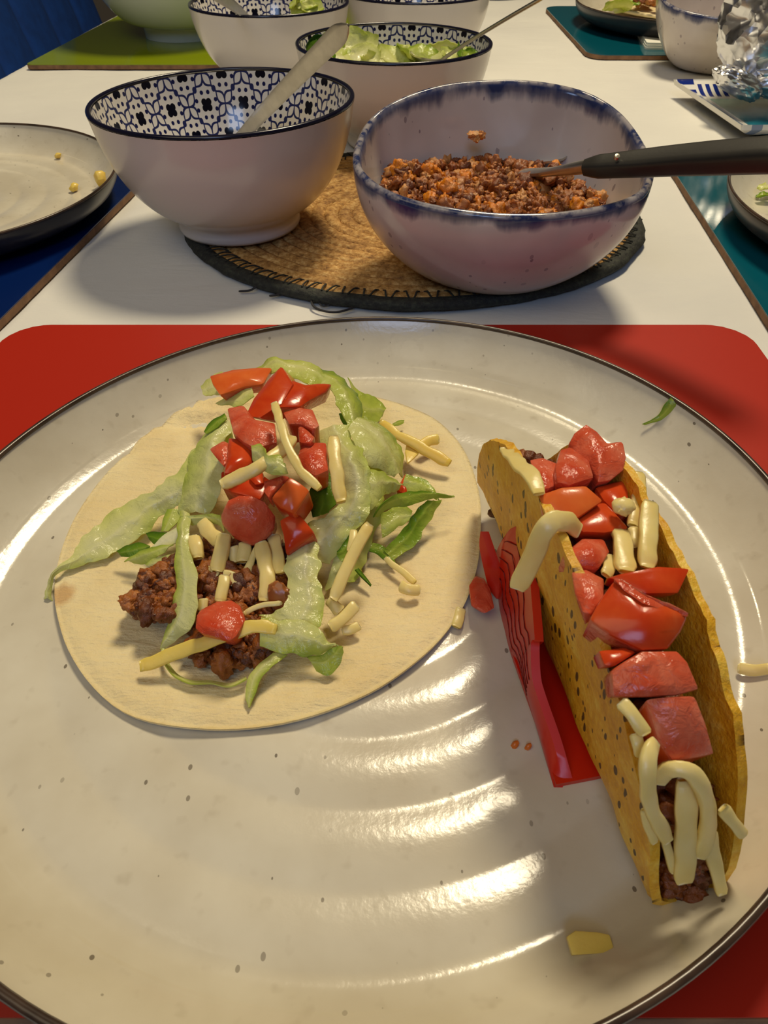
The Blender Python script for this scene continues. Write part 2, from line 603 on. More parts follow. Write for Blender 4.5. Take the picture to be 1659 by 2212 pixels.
FZ = -0.754
structure('floor', box_geo(-2.3, 2.3, -1.8, 3.6, FZ - .05, FZ), M_floor)
structure('ceiling', box_geo(-2.3, 2.3, -1.8, 3.6, 1.7, 1.75), M_wall)
structure('wall_left', box_geo(-2.35, -2.3, -1.8, 3.6, FZ - .05, 1.75), M_wall)
structure('wall_right', box_geo(2.3, 2.35, -1.8, 3.6, FZ - .05, 1.75), M_wall)
structure('wall_back', box_geo(-2.35, 2.35, 3.6, 3.65, FZ - .05, 1.75), M_wall)
structure('wall_front', box_geo(-2.35, 2.35, -1.85, -1.8, FZ - .05, 1.75), M_wall)

# ------------------------------------------------------------------ table and cloth
TR = -math.atan(.07)


def tw(x, y):
    return (x + .07 * y, y)


tbl = thing('dining_table', 'long dining table hidden under the white cloth', 'table', (0.07, .95, FZ))
tx0, tx1, ty0, ty1 = -.447, .447, -.02, 1.95
v, f = slab_poly([tw(tx0, ty0), tw(tx1, ty0), tw(tx1, ty1), tw(tx0, ty1)], -.034, -.0045)
o = obj('tabletop', v, f, M_wood, tbl, smooth=False); o.location = (-.07, -.95, -FZ)
for (x, y) in ((tx0 + .07, ty0 + .07), (tx1 - .07, ty0 + .07), (tx0 + .07, ty1 - .07), (tx1 - .07, ty1 - .07)):
    q = tw(x, y); v, f = merge([box_geo(q[0] - .03, q[0] + .03, q[1] - .03, q[1] + .03, FZ, -.034)])
    o = obj('leg', v, f, M_wood, tbl, smooth=False); o.location = (-.07, -.95, -FZ)


def cloth():
    xs = np.r_[np.linspace(tx0, tx1, 180)]; ys = np.r_[np.linspace(ty0, ty1, 260)]
    drop = [(-.006, -.004), (-.0085, -.012), (-.009, -.03), (-.010, -.09), (-.012, -.17)]
    V, nv = [], 0
    prof = [(tx0 + a, z) for a, z in drop[::-1]] + [(x, 0) for x in xs] + [(tx1 - a, z) for a, z in drop]
    for y in ys:
        for x, z in prof:
            q = tw(x, y)
            h = 0
            if z == 0:
                e = min(1, max(0, (x - tx0) / .02), max(0, (tx1 - x) / .02))
                h = -.0005 - .0012 * abs(nz3((x * 1.0, y * 1.6, 0), 8)) - .0007 * abs(nz3((x, y * 2.5, 3), 22)) * 1
            V.append((q[0], q[1], z + h))
    k = len(prof); F = grid_faces(len(ys), k, flip=True)
    # thickness
    n = len(V); V2 = [(x, y, z - .0022) for x, y, z in V]
    F2 = [tuple(i + n for i in q[::-1]) for q in F]
    rim = []
    for i in range(k - 1):
        rim.append((i, i + n, i + 1 + n, i + 1)); a = (len(ys) - 1) * k + i; rim.append((a, a + 1, a + 1 + n, a + n))
    for j in range(len(ys) - 1):
        a = j * k; rim.append((a, a + k, a + k + n, a + n)); b = a + k - 1; rim.append((b, b + n, b + k + n, b + k))
    return V + V2, F + F2 + rim


v, f = cloth()
tag(obj('tablecloth', v, f, M_cloth, angle=None), 'creased white cotton cloth covering the whole dining table', 'tablecloth')

# ------------------------------------------------------------------ placemats


def placemat(label, corners, r, mat, z0=.0001, th=.0045):
    c = np.mean(corners, axis=0)
    t = thing('placemat', label, 'placemat', (c[0], c[1], z0))
    loc = [tuple(np.array(q) - c) for q in corners]
    rp = round_poly(loc, r)
    v, f = slab_poly(rp, 0, th - .0007); obj('hardboard_backing', v, f, M_board, t, smooth=False)
    rp2 = round_poly([tuple(np.array(q) * .9985) for q in loc], r)
    v, f = slab_poly(rp2, th - .0007, th); obj('laminated_face', v, f, mat, t, smooth=False)
    return t


placemat('matt red placemat under the front plate with the tacos', [(-.1825, .0415), (.1755, .0415), (.177, .3312), (-.183, .3312)], .019, M_red)
placemat('dark blue placemat under the left plate, mostly in shadow', [(-.205, .215), (-.162, .600), (-.395, .620), (-.432, .240)], .016, M_blue)
placemat('glossy teal placemat near the right edge under the bowl rim plate', [(.1835, .215), (.2115, .612 + .0), (.470, .596), (.452, .200)], .016, M_teal)
placemat('glossy teal placemat further back under a plate and napkin', [(.2232, .929), (.2225, 1.236), (.512, 1.236), (.510, .925)], .022, M_teal)
placemat('glossy lime green placemat at the far left under the large bowl', [(-.3745, .884), (-.350, 1.172), (.02, 1.165), (0, .884)], .006, M_green)

# ------------------------------------------------------------------ plates


def plate_geo(rip=.0009, phase=.0098, lam=.0193, n=180):
    prof = []
    rs = np.r_[np.linspace(0.0004, .112, 150), np.linspace(.1125, .1345, 60)]
    for r in rs:
        z = .0062
        if r < .119:
            win = min(1, r / .02) * min(1, max(0, (.119 - r) / .006))
            z += rip * (math.sqrt(math.cos(math.pi * (r - phase) / lam) ** 2 + .03) - .6) * win
        x = max(0, (r - .1125) / .022)
        z += .0172 * (.14 * x + .86 * x * x)
        prof.append((r, z))
    k_in = len(prof)
    prof += [(.1352, .0238), (.1356, .0232), (.1357, .0222), (.1350, .0190), (.1335, .0155), (.130, .0105), (.123, .0060), (.110, .0030), (.098, .0018), (.096, .0002), (.090, .0), (.088, .0012), (.0004, .0016)]
    V, F = lathe(prof, n)
    V2 = []
    for (x, y, z) in V:
        r = math.hypot(x, y); a = math.atan2(y, x)
        g = .9845 + (-.0055 * math.cos(2 * a) + .0168 * math.sin(2 * a) - .003 * math.sin(3 * a)) * (r / .135)
        zz = z + .00035 * nz3((x, y, 0), 30) * (r < .12)
        V2.append((x * g, y * g, zz))
    mi = []
    for i in range(n):
        for j in range(len(prof) - 1):
            mi.append(0 if j < k_in - 1 else 1)
    return V2, F, mi


def make_plate(label, loc, scale=1.0, rz=0, under=M_under, group=None, name='dinner_plate'):
    t = thing(name, label, 'plate', loc, rz, group, scale)
    V, F, mi = plate_geo()
    obj('glazed_body', V, F, [M_glaze, under], t, matidx=mi, angle=None)
    # brown edge line on the rim
    pr = []
    th = np.linspace(0, 2 * math.pi, 180, endpoint=False); V = []
    for a in th:
        g = .9845 - .0055 * math.cos(2 * a) + .0168 * math.sin(2 * a) - .003 * math.sin(3 * a)
        for j in range(8):
            b = 2 * math.pi * j / 8
            rr = (.1348 + .0011 * math.cos(b)) * g; V.append((rr * math.cos(a), rr * math.sin(a), .0236 + .0009 * math.sin(b)))
    obj('rim_edge', V, grid_faces(180, 8, True, True), M_brownrim, t, angle=None)
    return t


M_navyunder = simple('dark_navy_glazed_underside', L(34, 36, 46), L(50, 50, 52), 40, .3)
PC = (-.0053, .1588, .0046)
main_plate = make_plate('large speckled front plate holding the open tortilla and the taco', PC)
make_plate('empty speckled plate with crumbs on the blue placemat at left', (-.2834, .4794, .0046), .865, 1.0, M_navyunder)
make_plate('speckled plate cut by the right photo edge under the blue taco holder', (.3309, .4343, .0046), .93, 2.0, M_under)
make_plate('plate with a filled tortilla on the farther teal placemat', (.3726, 1.0934, .0046), 1.03, .5, M_navyunder)

# ------------------------------------------------------------------ patterned bowls


def bowl_geo(Rb=.0728, H=.068, n=128):
    outp = [(.034, 0), (.0362, .0003), (.0368, .002), (.0364, .0075), (.040, .0105), (.050, .0175), (.0595, .0285), (.0662, .0415), (.0702, .054), (.0722, .0645), (Rb, H - .0008)]
    o_ = cr([(r, z, 0) for r, z in outp], 40)[:, :2]
    inn = [(.0002, .0095), (.022, .0100), (.036, .0135), (.0475, .0205), (.0568, .031), (.0634, .0435), (.0676, .056), (.0702, H - .0008)]
    i_ = cr([(r, z, 0) for r, z in inn], 40)[:, :2]
    return o_, i_


def make_bowl(label, loc, tilt=(0, 0), rz=0, group='patterned bowls on the table'):
    t = thing('patterned_bowl', label, 'bowl', loc, rz, None)
    t.rotation_euler = (tilt[1], -tilt[0], rz)
    o_, i_ = bowl_geo()
    n = 128
    # outer shell with foot
    pr = [(.0002, .004), (.030, .004), (.0315, .0)] + [tuple(q) for q in o_]
    V, F = lathe(pr, n); obj('outer_wall', V, [q[::-1] for q in F], M_outer, t, angle=None)
    # inner wall with print
    V, F = lathe([tuple(q) for q in i_], n)
    s = np.r_[0, np.cumsum(np.hypot(*np.diff(i_, axis=0).T))]
    k = len(i_)
    # seam-safe uv: faces carry their own loops
    me_uv = []
    for i in range(n):
        for j in range(k): me_uv.append((18.0 * i / n, (s[-1] - s[j]) / .0172))
    o = obj('printed_inner_wall', V, F, M_print, t, uvs=me_uv, angle=None)
    ul = o.data.uv_layers['print']
    for p in o.data.polygons:
        for li in p.loop_indices:
            if p.index // (k - 1) == n - 1 and o.data.loops[li].vertex_index < k:
                ul.data[li].uv[0] = 18.0
    # navy line on the lip
    ro, zi = .0728, .0672
    lip = [(.0729, .0676), (.0729, .0684), (.0724, .0690), (.0714, .0692), (.0706, .0690), (.0702, .0685), (.0702, .0678)]
    V, F = lathe(lip + [lip[0]], n); obj('navy_lip', V, [q[::-1] for q in F], M_navyline, t, angle=None)
    return t


B1 = (-.0880, .4545, .0068)
make_bowl('patterned bowl at front left on the jute mat with a spoon leaning inside', B1, (.0142, -.008), .35)
make_bowl('patterned bowl of shredded lettuce behind the speckled meat bowl', (.0073, .6400, .0005), (0, 0), 1.0)
make_bowl('patterned bowl next to the green placemat with a spoon handle inside', (-.1050, .8130, .0005), (0, 0), 2.1)
make_bowl('patterned bowl farthest back, cut by the top of the photo', (.0313, .8760, .0005), (0, 0), 2.7)

# ------------------------------------------------------------------ speckled organic bowls
ORIM = [((762, 340), .068), ((790, 268), .073), ((850, 222), .079), ((950, 188), .083), ((1060, 177), .084), ((1170, 181), .083), ((1270, 204), .079), ((1345, 250), .074), ((1396, 320), .068),
        ((1412, 385), .0625), ((1375, 432), .060), ((1260, 462), .0585), ((1120, 472), .0580), ((980, 460), .0590), ((860, 432), .061), ((785, 390), .064)]
rim_w = [P(q[0], q[1], z) for q, z in ORIM]


def closed_cr(pts, n):
    p = list(pts); q = np.array(p[-3:] + p + p[:3]); full = cr(q, 2000)
    i0 = ((full[:1000] - p[0]) ** 2).sum(1).argmin(); i1 = 1000 + ((full[1000:] - p[0]) ** 2).sum(1).argmin()
    seg = full[i0:i1]; return seg[np.linspace(0, len(seg), n, endpoint=False).astype(int)]


RIMC = closed_cr(rim_w, 112)
OB = np.array([.060, .399, .0062])


def organic_geo():
    n = len(RIMC); rl = RIMC - OB
    # order counter clockwise
    ar = sum(rl[i][0] * rl[(i + 1) % n][1] - rl[(i + 1) % n][0] * rl[i][1] for i in range(n))
    if ar < 0: rl = rl[::-1]
    cen = rl.mean(axis=0)
    V, T, rows = [], [], []
    ts = np.linspace(0, 1, 34)

    def ring(t, inset, z_add=0.0, rb=.039):
        out = []
        for p in rl:
            a = math.atan2(p[1] - cen[1], p[0] - cen[0])
            b = np.array([rb * math.cos(a), rb * math.sin(a), 0])
            k = t ** 1.18
            kr = math.sin(min(1, t) * math.pi / 2) ** .92
            q = b + (p - b) * np.array([kr, kr, 0]); q[2] = p[2] * k
            d = q[:2] - cen[:2] * kr; l = np.linalg.norm(d)
            q[:2] = q[:2] - d / l * inset; q[2] += z_add
            out.append(q)
        return out
    rings = []; tt = []
    rings.append([np.array([0, 0, .003])] * n); tt.append(0)
    rings.append(ring(0, .004)); tt.append(0)
    for t in ts: rings.append(ring(t, 0)); tt.append(t)
    rings.append(ring(1, .0014, .0012)); tt.append(1.0)
    rings.append(ring(1, .0030, .0010)); tt.append(1.0)
    for t in ts[::-1][1:-4]: rings.append(ring(t, .0042, .0006)); tt.append(t)
    base = rings[-1]
    zc = np.mean([q[2] for q in base]) - .001
    rings.append([np.array([q[0] * .6 + cen[0] * .02, q[1] * .6, zc]) for q in base]); tt.append(.1)
    rings.append([np.array([0, 0, zc - .0005])] * n); tt.append(.1)
    m = len(rings)
    for i in range(n):
        for j in range(m): V.append(rings[j][i]); T.append(tt[j])
    return V, [q[::-1] for q in grid_faces(n, m, True, False)], T


v, f, tt = organic_geo()
f = [q[::-1] for q in f]
t_org = thing('speckled_bowl', 'speckled wavy-rimmed bowl of ground meat with blue edge on the jute mat', 'bowl', OB.tolist())
obj('bowl_body', v, f, M_organic, t_org, tint=tt, angle=None)
t2 = copy_tree(t_org); t2.location = (OB[0] + .287, OB[1] + .497, .0008); t2.rotation_euler = (0, 0, 0)
t2['label'] = 'speckled blue-edged bowl at top right behind the foil bundle'

# ------------------------------------------------------------------ big green-white bowl
bb = thing('salad_bowl', 'large pale celadon bowl standing on the lime green placemat', 'bowl', (-.238, 1.035, .0047))
prof = [(.0003, .016), (.03, .017), (.06, .028), (.082, .050), (.095, .075), (.103, .105), (.106, .107), (.108, .105), (.1015, .080), (.094, .058), (.083, .036), (.066, .0185), (.050, .0135), (.0455, .012)]
pp = cr([(r, z, 0) for r, z in prof], 60)[:, :2]
V, F = lathe([tuple(q) for q in pp], 96); obj('bowl_body', V, F, M_celadon, bb, angle=None)
V, F = lathe([(.0458, .0125), (.0452, .004), (.0448, .0), (.041, .0), (.0405, .006), (.0003, .008)], 96); obj('foot_ring', V, F, M_celadon, bb, angle=40)

# ------------------------------------------------------------------ jute mat
JC, JA, JB = (.0185, .476), .1415, .122
jm = thing('jute_mat', 'oval woven jute mat with dark stitched edge under two bowls', 'placemat', (JC[0], JC[1], .0003))


def ering(k, rad, z, n=160, cs=7, jit=.0, seed=0, flat=1.0):
    V = []
    for i in range(n):
        a = 2 * math.pi * i / n
        kk = k + jit * nz3((math.cos(a) * 3, math.sin(a) * 3, seed), 2.5)
        c = np.array([JA * kk * math.cos(a), JB * kk * math.sin(a), z]); nr = np.array([JB * math.cos(a), JA * math.sin(a), 0]); nr /= np.linalg.norm(nr)
        rr = rad * (1 + .13 * nz3((i * .7, seed * 3.1, 0), 1.0))
        for j in range(cs):
            b = 2 * math.pi * j / cs
            V.append(c + nr * rr * math.cos(b) + np.array([0, 0, rr * math.sin(b) * flat]))
    return V, grid_faces(n, cs, True, True)


for i in range(15):
    k = .06 + (.925 - .06) * i / 14
    v, f = ering(k, .0051, .0026, jit=.006, seed=i, flat=.52)
    obj('jute_coil', v, f, M_jute, jm, angle=None)
v, f = ering(.985, .0052, .0030, jit=.008, seed=40, flat=.6); obj('edge_cord', v, f, M_darkjute, jm, angle=None)
rnd = random.Random(4)
NST = 150
for i in range(NST):
    a0 = 2 * math.pi * i / NST; a1 = a0 + .022
    if i % 2: a0, a1 = a1, a0
    q = []
    for kk, aa, z in ((.985, a0, .0062), (.955, (a0 * 2 + a1) / 3, .0066), (.925, (a0 + a1) / 2, .0062), (.905, a1, .0048)):
        q.append((JA * kk * math.cos(aa), JB * kk * math.sin(aa), z))
    v, f = sweep_geo(q, .0011, .0009, n=5, cs=5, power=2)
    obj('edge_stitch', v, f, M_darkjute, jm)


def thread(pts, r=.0006):
    q = [np.array(P(x, y, z)) - np.array([JC[0], JC[1], .0003]) for x, y, z in pts]
    v, f = sweep_geo(q, r * 2, r * 2, n=18, cs=5, power=2); obj('loose_thread', v, f, M_thread, jm)


thread([(672, 640, .003), (676, 660, .0015), (700, 672, .001), (730, 674, .0012), (764, 665, .0015)])
thread([(700, 640, .003), (690, 655, .002), (700, 661, .001), (715, 655, .002)], .0004)
thread([(555, 618, .003), (540, 627, .0015), (516, 629, .001)])
thread([(605, 632, .003), (597, 637, .0012), (582, 639, .001)])
thread([(1365, 478, .003), (1378, 476, .002), (1387, 474, .001)])

# ------------------------------------------------------------------ tortilla
TZ = .0112   # top of the ripples of the front plate
tort_px = [(119, 1290), (128, 1345), (150, 1410), (195, 1480), (262, 1537), (350, 1568), (470, 1580), (590, 1570), (700, 1543), (800, 1500), (880, 1448), (950, 1385), (1003, 1310), (1030, 1230), (1038, 1150), (1036, 1080), (1018, 1010),
           (988, 955), (940, 908), (880, 880), (820, 862), (740, 842), (640, 832), (560, 838), (480, 853), (400, 884), (335, 930), (275, 985), (215, 1050), (170, 1115), (140, 1180), (124, 1235)]
TO_ = closed_cr([P(x, y, TZ + .001) for x, y in tort_px], 120)


def tortilla():
    n = 120; rings = 46; V = []; c = TO_.mean(axis=0)
    for i in range(n):
        for j in range(rings):
            k = j / (rings - 1); k = k ** .9
            p = c + (TO_[i] - c) * k
            w_ = 0
            far = max(0, (p[1] - .205) / .05) * max(0, (-p[0] + .0) / .05 + .2)
            w_ += .0036 * nz3((p[0] * .5 + p[1] * .2, p[1] * 1.9, 1), 85) * min(1, far) - .0008 * abs(nz3((p[0] * .6, p[1] * 2.4, 7), 110)) * min(1, far)
            w_ += .0006 * nz3(p, 40) + .0011 * nz3(p, 16) * k
            lift = .0016 * max(0, k - .75) / .25
            z = TZ + .0012 + w_ + lift * (1 + .6 * nz3((p[0], p[1], 5), 18))
            if k > .97: z -= .0008
            V.append((p[0], p[1], z))
    n1 = len(V)
    for i in range(n):
        for j in range(rings):
            x, y, z = V[i * rings + j]; k = j / (rings - 1)
            V.append((c[0] + (x - c[0]) * .997, c[1] + (y - c[1]) * .997, z - .0022 + (.0009 if k > .97 else 0)))
    F = [q[::-1] for q in grid_faces(n, rings, True, False, flip=True)]
    F += grid_faces(n, rings, True, False, off=n1, flip=True)
    for i in range(n):
        a = i * rings + rings - 1; b = ((i + 1) % n) * rings + rings - 1
        F.append((a, a + n1, b + n1, b))
    return V, F


v, f = tortilla()
tag(obj('tortilla', v, f, M_tortilla, angle=None), 'open soft wheat tortilla lying flat on the front plate', 'tortilla')

# ------------------------------------------------------------------ food builders
rs = np.random.RandomState(7)


def sheet(name, label, A, B, nu=28, nv=9, bulge=0.0, ruf=.0008, rs_=60, tint=(.3, .3, 0), th=.00035, group=None, cat='lettuce', mat=None, seed=0, curlA=0, curlB=0):
    """leaf between two pixel edges A and B (x, y, z each); tint = value at A edge, at B edge, added in the middle"""
    nu, nv = int(nu * 1.7), int(nv * 1.7)
    A = cr([P(*q) for q in A], nu); B = cr([P(*q) for q in B], nu)
    bulge *= .35
    V = np.zeros((nu, nv, 3)); T = np.zeros((nu, nv))
    wid = np.linalg.norm(A - B, axis=1).mean()
    amp = min(1.0, wid / .010)
    for i in range(nu):
        cross = A[i] - B[i]; l = np.linalg.norm(cross) + 1e-9
        ja = nz3(A[i] + seed, 120) * .0016 + nz3(A[i] + seed, 330) * .0012
        jb = nz3(B[i] + seed * 2, 120) * .0016 + nz3(B[i] + seed * 2, 330) * .0012
        A[i] = A[i] + cross / l * ja * amp; B[i] = B[i] - cross / l * jb * amp
    for j in range(nv):
        f_ = j / (nv - 1)
        V[:, j] = A * (1 - f_) + B * f_
        V[:, j, 2] += bulge * math.sin(math.pi * f_)
        T[:, j] = tint[0] * (1 - f_) + tint[1] * f_ + tint[2] * math.sin(math.pi * f_)
    for i in range(nu):
        for j in range(nv):
            f_ = j / (nv - 1)
            p = V[i, j] + seed * .37
            e = .6 + 1.1 * abs(f_ - .5)
            d = ruf * amp * (1.7 * nz3(p, rs_) - 1.3 * abs(nz3(p + 3, 120)) + .5 * abs(nz3(p, 300))) * e
            V[i, j] += np.array([.35 * d, -.5 * d, 1.2 * d])
            T[i, j] += .16 * nz3(p + 7, 90) + (.10 * abs(f_ - .5) ** 2 * 4 - .03)
            rib = math.exp(-((f_ - .5 - .1 * math.sin(seed)) / .07) ** 2); T[i, j] -= .10 * rib; V[i, j, 2] += .0004 * rib * amp
    gu = np.gradient(V, axis=0); gv = np.gradient(V, axis=1); N = np.cross(gu, gv); N /= np.linalg.norm(N, axis=2)[..., None] + 1e-12
    if N[..., 2].mean() < 0: N = -N
    top = (V).reshape(-1, 3); bot = (V - N * th).reshape(-1, 3); n = nu * nv
    F = grid_faces(nu, nv); F2 = [tuple(i + n for i in q[::-1]) for q in F]
    rim = []
    for i in range(nu - 1):
        a = i * nv; rim.append((a, a + n, a + nv + n, a + nv)); b = a + nv - 1; rim.append((b, b + nv, b + nv + n, b + n))
    for j in range(nv - 1):
        rim.append((j, j + 1, j + 1 + n, j + n)); a = (nu - 1) * nv + j; rim.append((a, a + n, a + 1 + n, a + 1))
    t = np.clip(T.ravel(), 0, 1)
    o = obj(name, np.vstack([top, bot]), F + F2 + rim, mat or M_lettuce, tint=np.r_[t, t], angle=55)
    if label: tag(o, label, cat, group)
    return o


def shred(label, pts, wpx, tk=.6, mat=None, up=(0, -.6, .8), taper=(1, 1), group=None, cat='cheese', name='cheese_shred', w_abs=None, power=4.2, twist=0):
    """cheese shred along pixels (x, y, z), wpx wide in photo pixels"""
    q = [P(*p) for p in pts]
    mid = q[len(q) // 2]
    depth = mid[1] * _c + (HC - mid[2]) * _s
    w_ = w_abs or wpx / FPX * depth
    v, f = sweep_geo(q, w_, w_ * tk, up=up, taper=taper, cs=10, power=power, n=max(10, 5 * len(q)), twist=twist)
    v = [np.array(p) + np.array([.25, .25, .25]) * w_ * .5 * nz3(p, 260) for p in v]
    o = obj(name, v, f, mat or M_cheese, angle=None)
    return tag(o, label, cat, group)


def chunk(label, poly, z=None, ext=(0, .004, -.011), bump=.001, front=None, side=None, name='tomato_chunk', cat='tomato', group=None, shrink=.86, bev=.0009, seed=0):
    """diced piece: a face drawn in pixels (x, y[, z]) pushed back along ext"""
    pts = [P(q[0], q[1], q[2] if len(q) > 2 else z) for q in poly]
    fr = np.array(pts); c = fr.mean(axis=0); e = np.array(ext)
    bk = c + (fr - c) * shrink + e
    n = len(fr); bm = bmesh.new()
    a = [bm.verts.new(p) for p in fr]; b = [bm.verts.new(p) for p in bk]
    nrm = Vector((0, -.55, .83))
    # front face in two rings so it is not dead flat
    inner = [bm.verts.new(c + (p - c) * .5 + np.array(nrm) * bump * (.8 + .5 * nz3(p + seed, 90))) for p in fr]
    cc = bm.verts.new(c + np.array(nrm) * bump)
    fa = []
    for i in range(n):
        j = (i + 1) % n
        fa.append(bm.faces.new((a[i], a[j], inner[j], inner[i]))); fa.append(bm.faces.new((inner[i], inner[j], cc)))
        g = bm.faces.new((a[j], a[i], b[i], b[j])); g.material_index = 1
    g = bm.faces.new(b[::-1]); g.material_index = 1
    bmesh.ops.recalc_face_normals(bm, faces=bm.faces[:])
    edges = [e_ for e_ in bm.edges if len(e_.link_faces) == 2 and e_.calc_face_angle(0) > .5]
    bmesh.ops.bevel(bm, geom=edges, offset=bev, segments=2, affect='EDGES', profile=.6, clamp_overlap=True)
    me = bpy.data.meshes.new(name)
    bm.normal_update()
    off = np.array([c[0], c[1], min(v.co.z for v in bm.verts)])
    for v in bm.verts:
        d = nz3(np.array(v.co) + seed, 130) * .0006
        v.co = v.co + v.normal * d - Vector(off)
    bm.to_mesh(me); bm.free()
    o = bpy.data.objects.new(name, me); C.objects.link(o); o.location = off.tolist()
    finish(o, [front or M_flesh, side or M_skin], True, 40)
    return tag(o, label, cat, group)


_ico = {}


def ico(sub):
    if sub not in _ico:
        bm = bmesh.new(); bmesh.ops.create_icosphere(bm, subdivisions=sub, radius=1)
        bm.verts.ensure_lookup_table()
        _ico[sub] = (np.array([v.co[:] for v in bm.verts]), [[v.index for v in f.verts] for f in bm.faces]); bm.free()
    return _ico[sub]


def blobs(centers, radii, tints, rnd_, sub=3, lump=.62):
    V0, F0 = ico(sub); V, F, T = [], [], []
    for c, r, t in zip(centers, radii, tints):
        M = np.array(Matrix.Rotation(rnd_.uniform(0, 6.28), 3, Vector((rnd_.gauss(0, 1), rnd_.gauss(0, 1), rnd_.gauss(0, 1))).normalized()))
        sc_ = np.array([rnd_.uniform(.75, 1.3), rnd_.uniform(.75, 1.2), rnd_.uniform(.6, 1)])
        o_ = rnd_.uniform(0, 50)
        vv = []
        for p in V0:
            k = 1 + lump * noise.noise(Vector((p[0] * 1.7 + o_, p[1] * 1.7, p[2] * 1.7))) - .45 * abs(noise.noise(Vector((p[0] * 3.1 + o_, p[1] * 3.1, p[2] * 3.1)))) + .1
            vv.append(p * k * sc_)
        vv = np.array(vv) @ M.T * r + c
        k = len(V); V += vv.tolist(); F += [tuple(i + k for i in q) for q in F0]; T += [t] * len(V0)
    return V, F, T


def inpoly(x, y, poly):
    c = False; n = len(poly); j = n - 1
    for i in range(n):
        if (poly[i][1] > y) != (poly[j][1] > y) and x < (poly[j][0] - poly[i][0]) * (y - poly[i][1]) / (poly[j][1] - poly[i][1]) + poly[i][0]: c = not c
        j = i
    return c


def meat_patch(label, poly, zfun, n, rr, seed, name='ground_meat', tintr=(.05, .6)):
    rn = random.Random(seed); xs = [p[0] for p in poly]; ys = [p[1] for p in poly]; cs, ra, ti = [], [], []
    while len(cs) < n:
        x, y = rn.uniform(min(xs), max(xs)), rn.uniform(min(ys), max(ys))
        if inpoly(x, y, poly):
            cs.append(P(x, y, zfun(x, y, rn))); ra.append(rn.uniform(*rr)); ti.append(rn.uniform(*tintr))
    v, f, t = blobs(cs, ra, ti, rn)
    o = obj(name, v, f, M_meat, tint=t, angle=None)
    return tag(o, label, 'ground meat', kind='stuff')


# ------------------------------------------------------------------ meat on the tortilla
meat_patch('spiced ground meat mound under the cheese on the tortilla', z7([(120, 700), (250, 530), (420, 430), (600, 330), (900, 320), (1150, 400), (1150, 800), (1060, 960), (960, 1080), (700, 1120), (560, 1080), (560, 860), (420, 800), (300, 800), (190, 790)]),
           lambda x, y, rn: .0145 + rn.uniform(0, .004) + .004 * max(0, 1 - abs(y - 1230) / 120), 430, (.0012, .0034), 11, tintr=(.0, .5))
meat_patch('small clump of ground meat poking out at the left of the filling', z7([(110, 715), (200, 640), (250, 520), (330, 560), (400, 520), (400, 800), (200, 800), (150, 760)]),
           lambda x, y, rn: .015 + rn.uniform(0, .0075), 130, (.0010, .0030), 12, tintr=(.05, .55))

# ------------------------------------------------------------------ lettuce on the tortilla
LG = None
sheet('lettuce_strip', 'long translucent pale lettuce strip trailing off the left edge of the tortilla',
      z5([(1250, 420, .032), (1110, 560, .031), (1010, 680, .029), (940, 790, .027), (760, 930, .023), (560, 1030, .020), (400, 1150, .0175), (270, 1300, .0165), (130, 1440, .0165), (60, 1520, .0150), (45, 1640, .0115)]),
      z5([(1300, 560, .032), (1240, 740, .031), (1210, 900, .027), (970, 1000, .022), (850, 1070, .019), (750, 1180, .0165), (640, 1250, .0155), (480, 1360, .0150), (300, 1420, .0150), (150, 1480, .0155), (85, 1560, .0135), (72, 1645, .0112)]),
      nu=60, nv=11, bulge=.002, ruf=.0007, tint=(.24, .30, -.02), seed=1)
sheet('lettuce_leaf', 'pale lettuce piece left of the tomato pile, standing above the trailing strip',
      z5([(1215, 430, .034), (1080, 580, .033), (1010, 720, .031), (965, 880, .028), (945, 1090, .023)]),
      z5([(1300, 500, .034), (1240, 620, .035), (1235, 800, .034), (1225, 930, .031), (1160, 1075, .025)]), bulge=.003, ruf=.0012, tint=(.34, .2, .0), seed=2)
sheet('lettuce_leaf', 'small dark green lettuce tip left of the upper tomatoes',
      z5([(1110, 535, .035), (1160, 450, .036), (1245, 405, .037)]), z5([(1130, 550, .035), (1200, 500, .036), (1262, 440, .037)]), nu=12, nv=6, tint=(.82, .6, 0), seed=3)
sheet('lettuce_strip', 'pale lettuce ribbon hanging down at the left front of the filling',
      z7([(445, 130, .027), (425, 300, .0265), (408, 450, .0255), (418, 620, .0235), (385, 790, .0215), (345, 920, .019), (322, 1015, .0165)]),
      z7([(510, 150, .027), (500, 330, .0275), (545, 520, .026), (542, 760, .0235), (500, 880, .021), (420, 950, .0185), (338, 1022, .0165)]),
      nu=34, nv=9, bulge=.0015, ruf=.0009, tint=(.45, .25, -.05), seed=4)
sheet('lettuce_strip', 'thin lettuce thread looping across the front of the tortilla',
      z7([(322, 1005, .0165), (345, 1105, .0165), (400, 1180, .0160), (500, 1232, .0160), (640, 1232, .0162), (760, 1252, .0162), (868, 1203, .0165)]),
      z7([(345, 1005, .0165), (368, 1095, .0155), (420, 1165, .015), (510, 1212, .015), (645, 1215, .0152), (758, 1232, .0152), (862, 1188, .0155)]),
      nu=40, nv=5, ruf=.0003, tint=(.4, .3, 0), seed=5)
sheet('lettuce_strip', 'pointed lettuce end with yellow tip hanging at the front of the tortilla',
      z7([(1030, 1035, .0185), (920, 1130, .0180), (868, 1230, .0170), (865, 1320, .0158), (880, 1388, .0150)]),
      z7([(1125, 1050, .0185), (1020, 1130, .0185), (945, 1220, .0175), (915, 1320, .0160), (888, 1390, .0150)]), nu=24, nv=7, bulge=.001, tint=(.36, .48, -.1), seed=6)
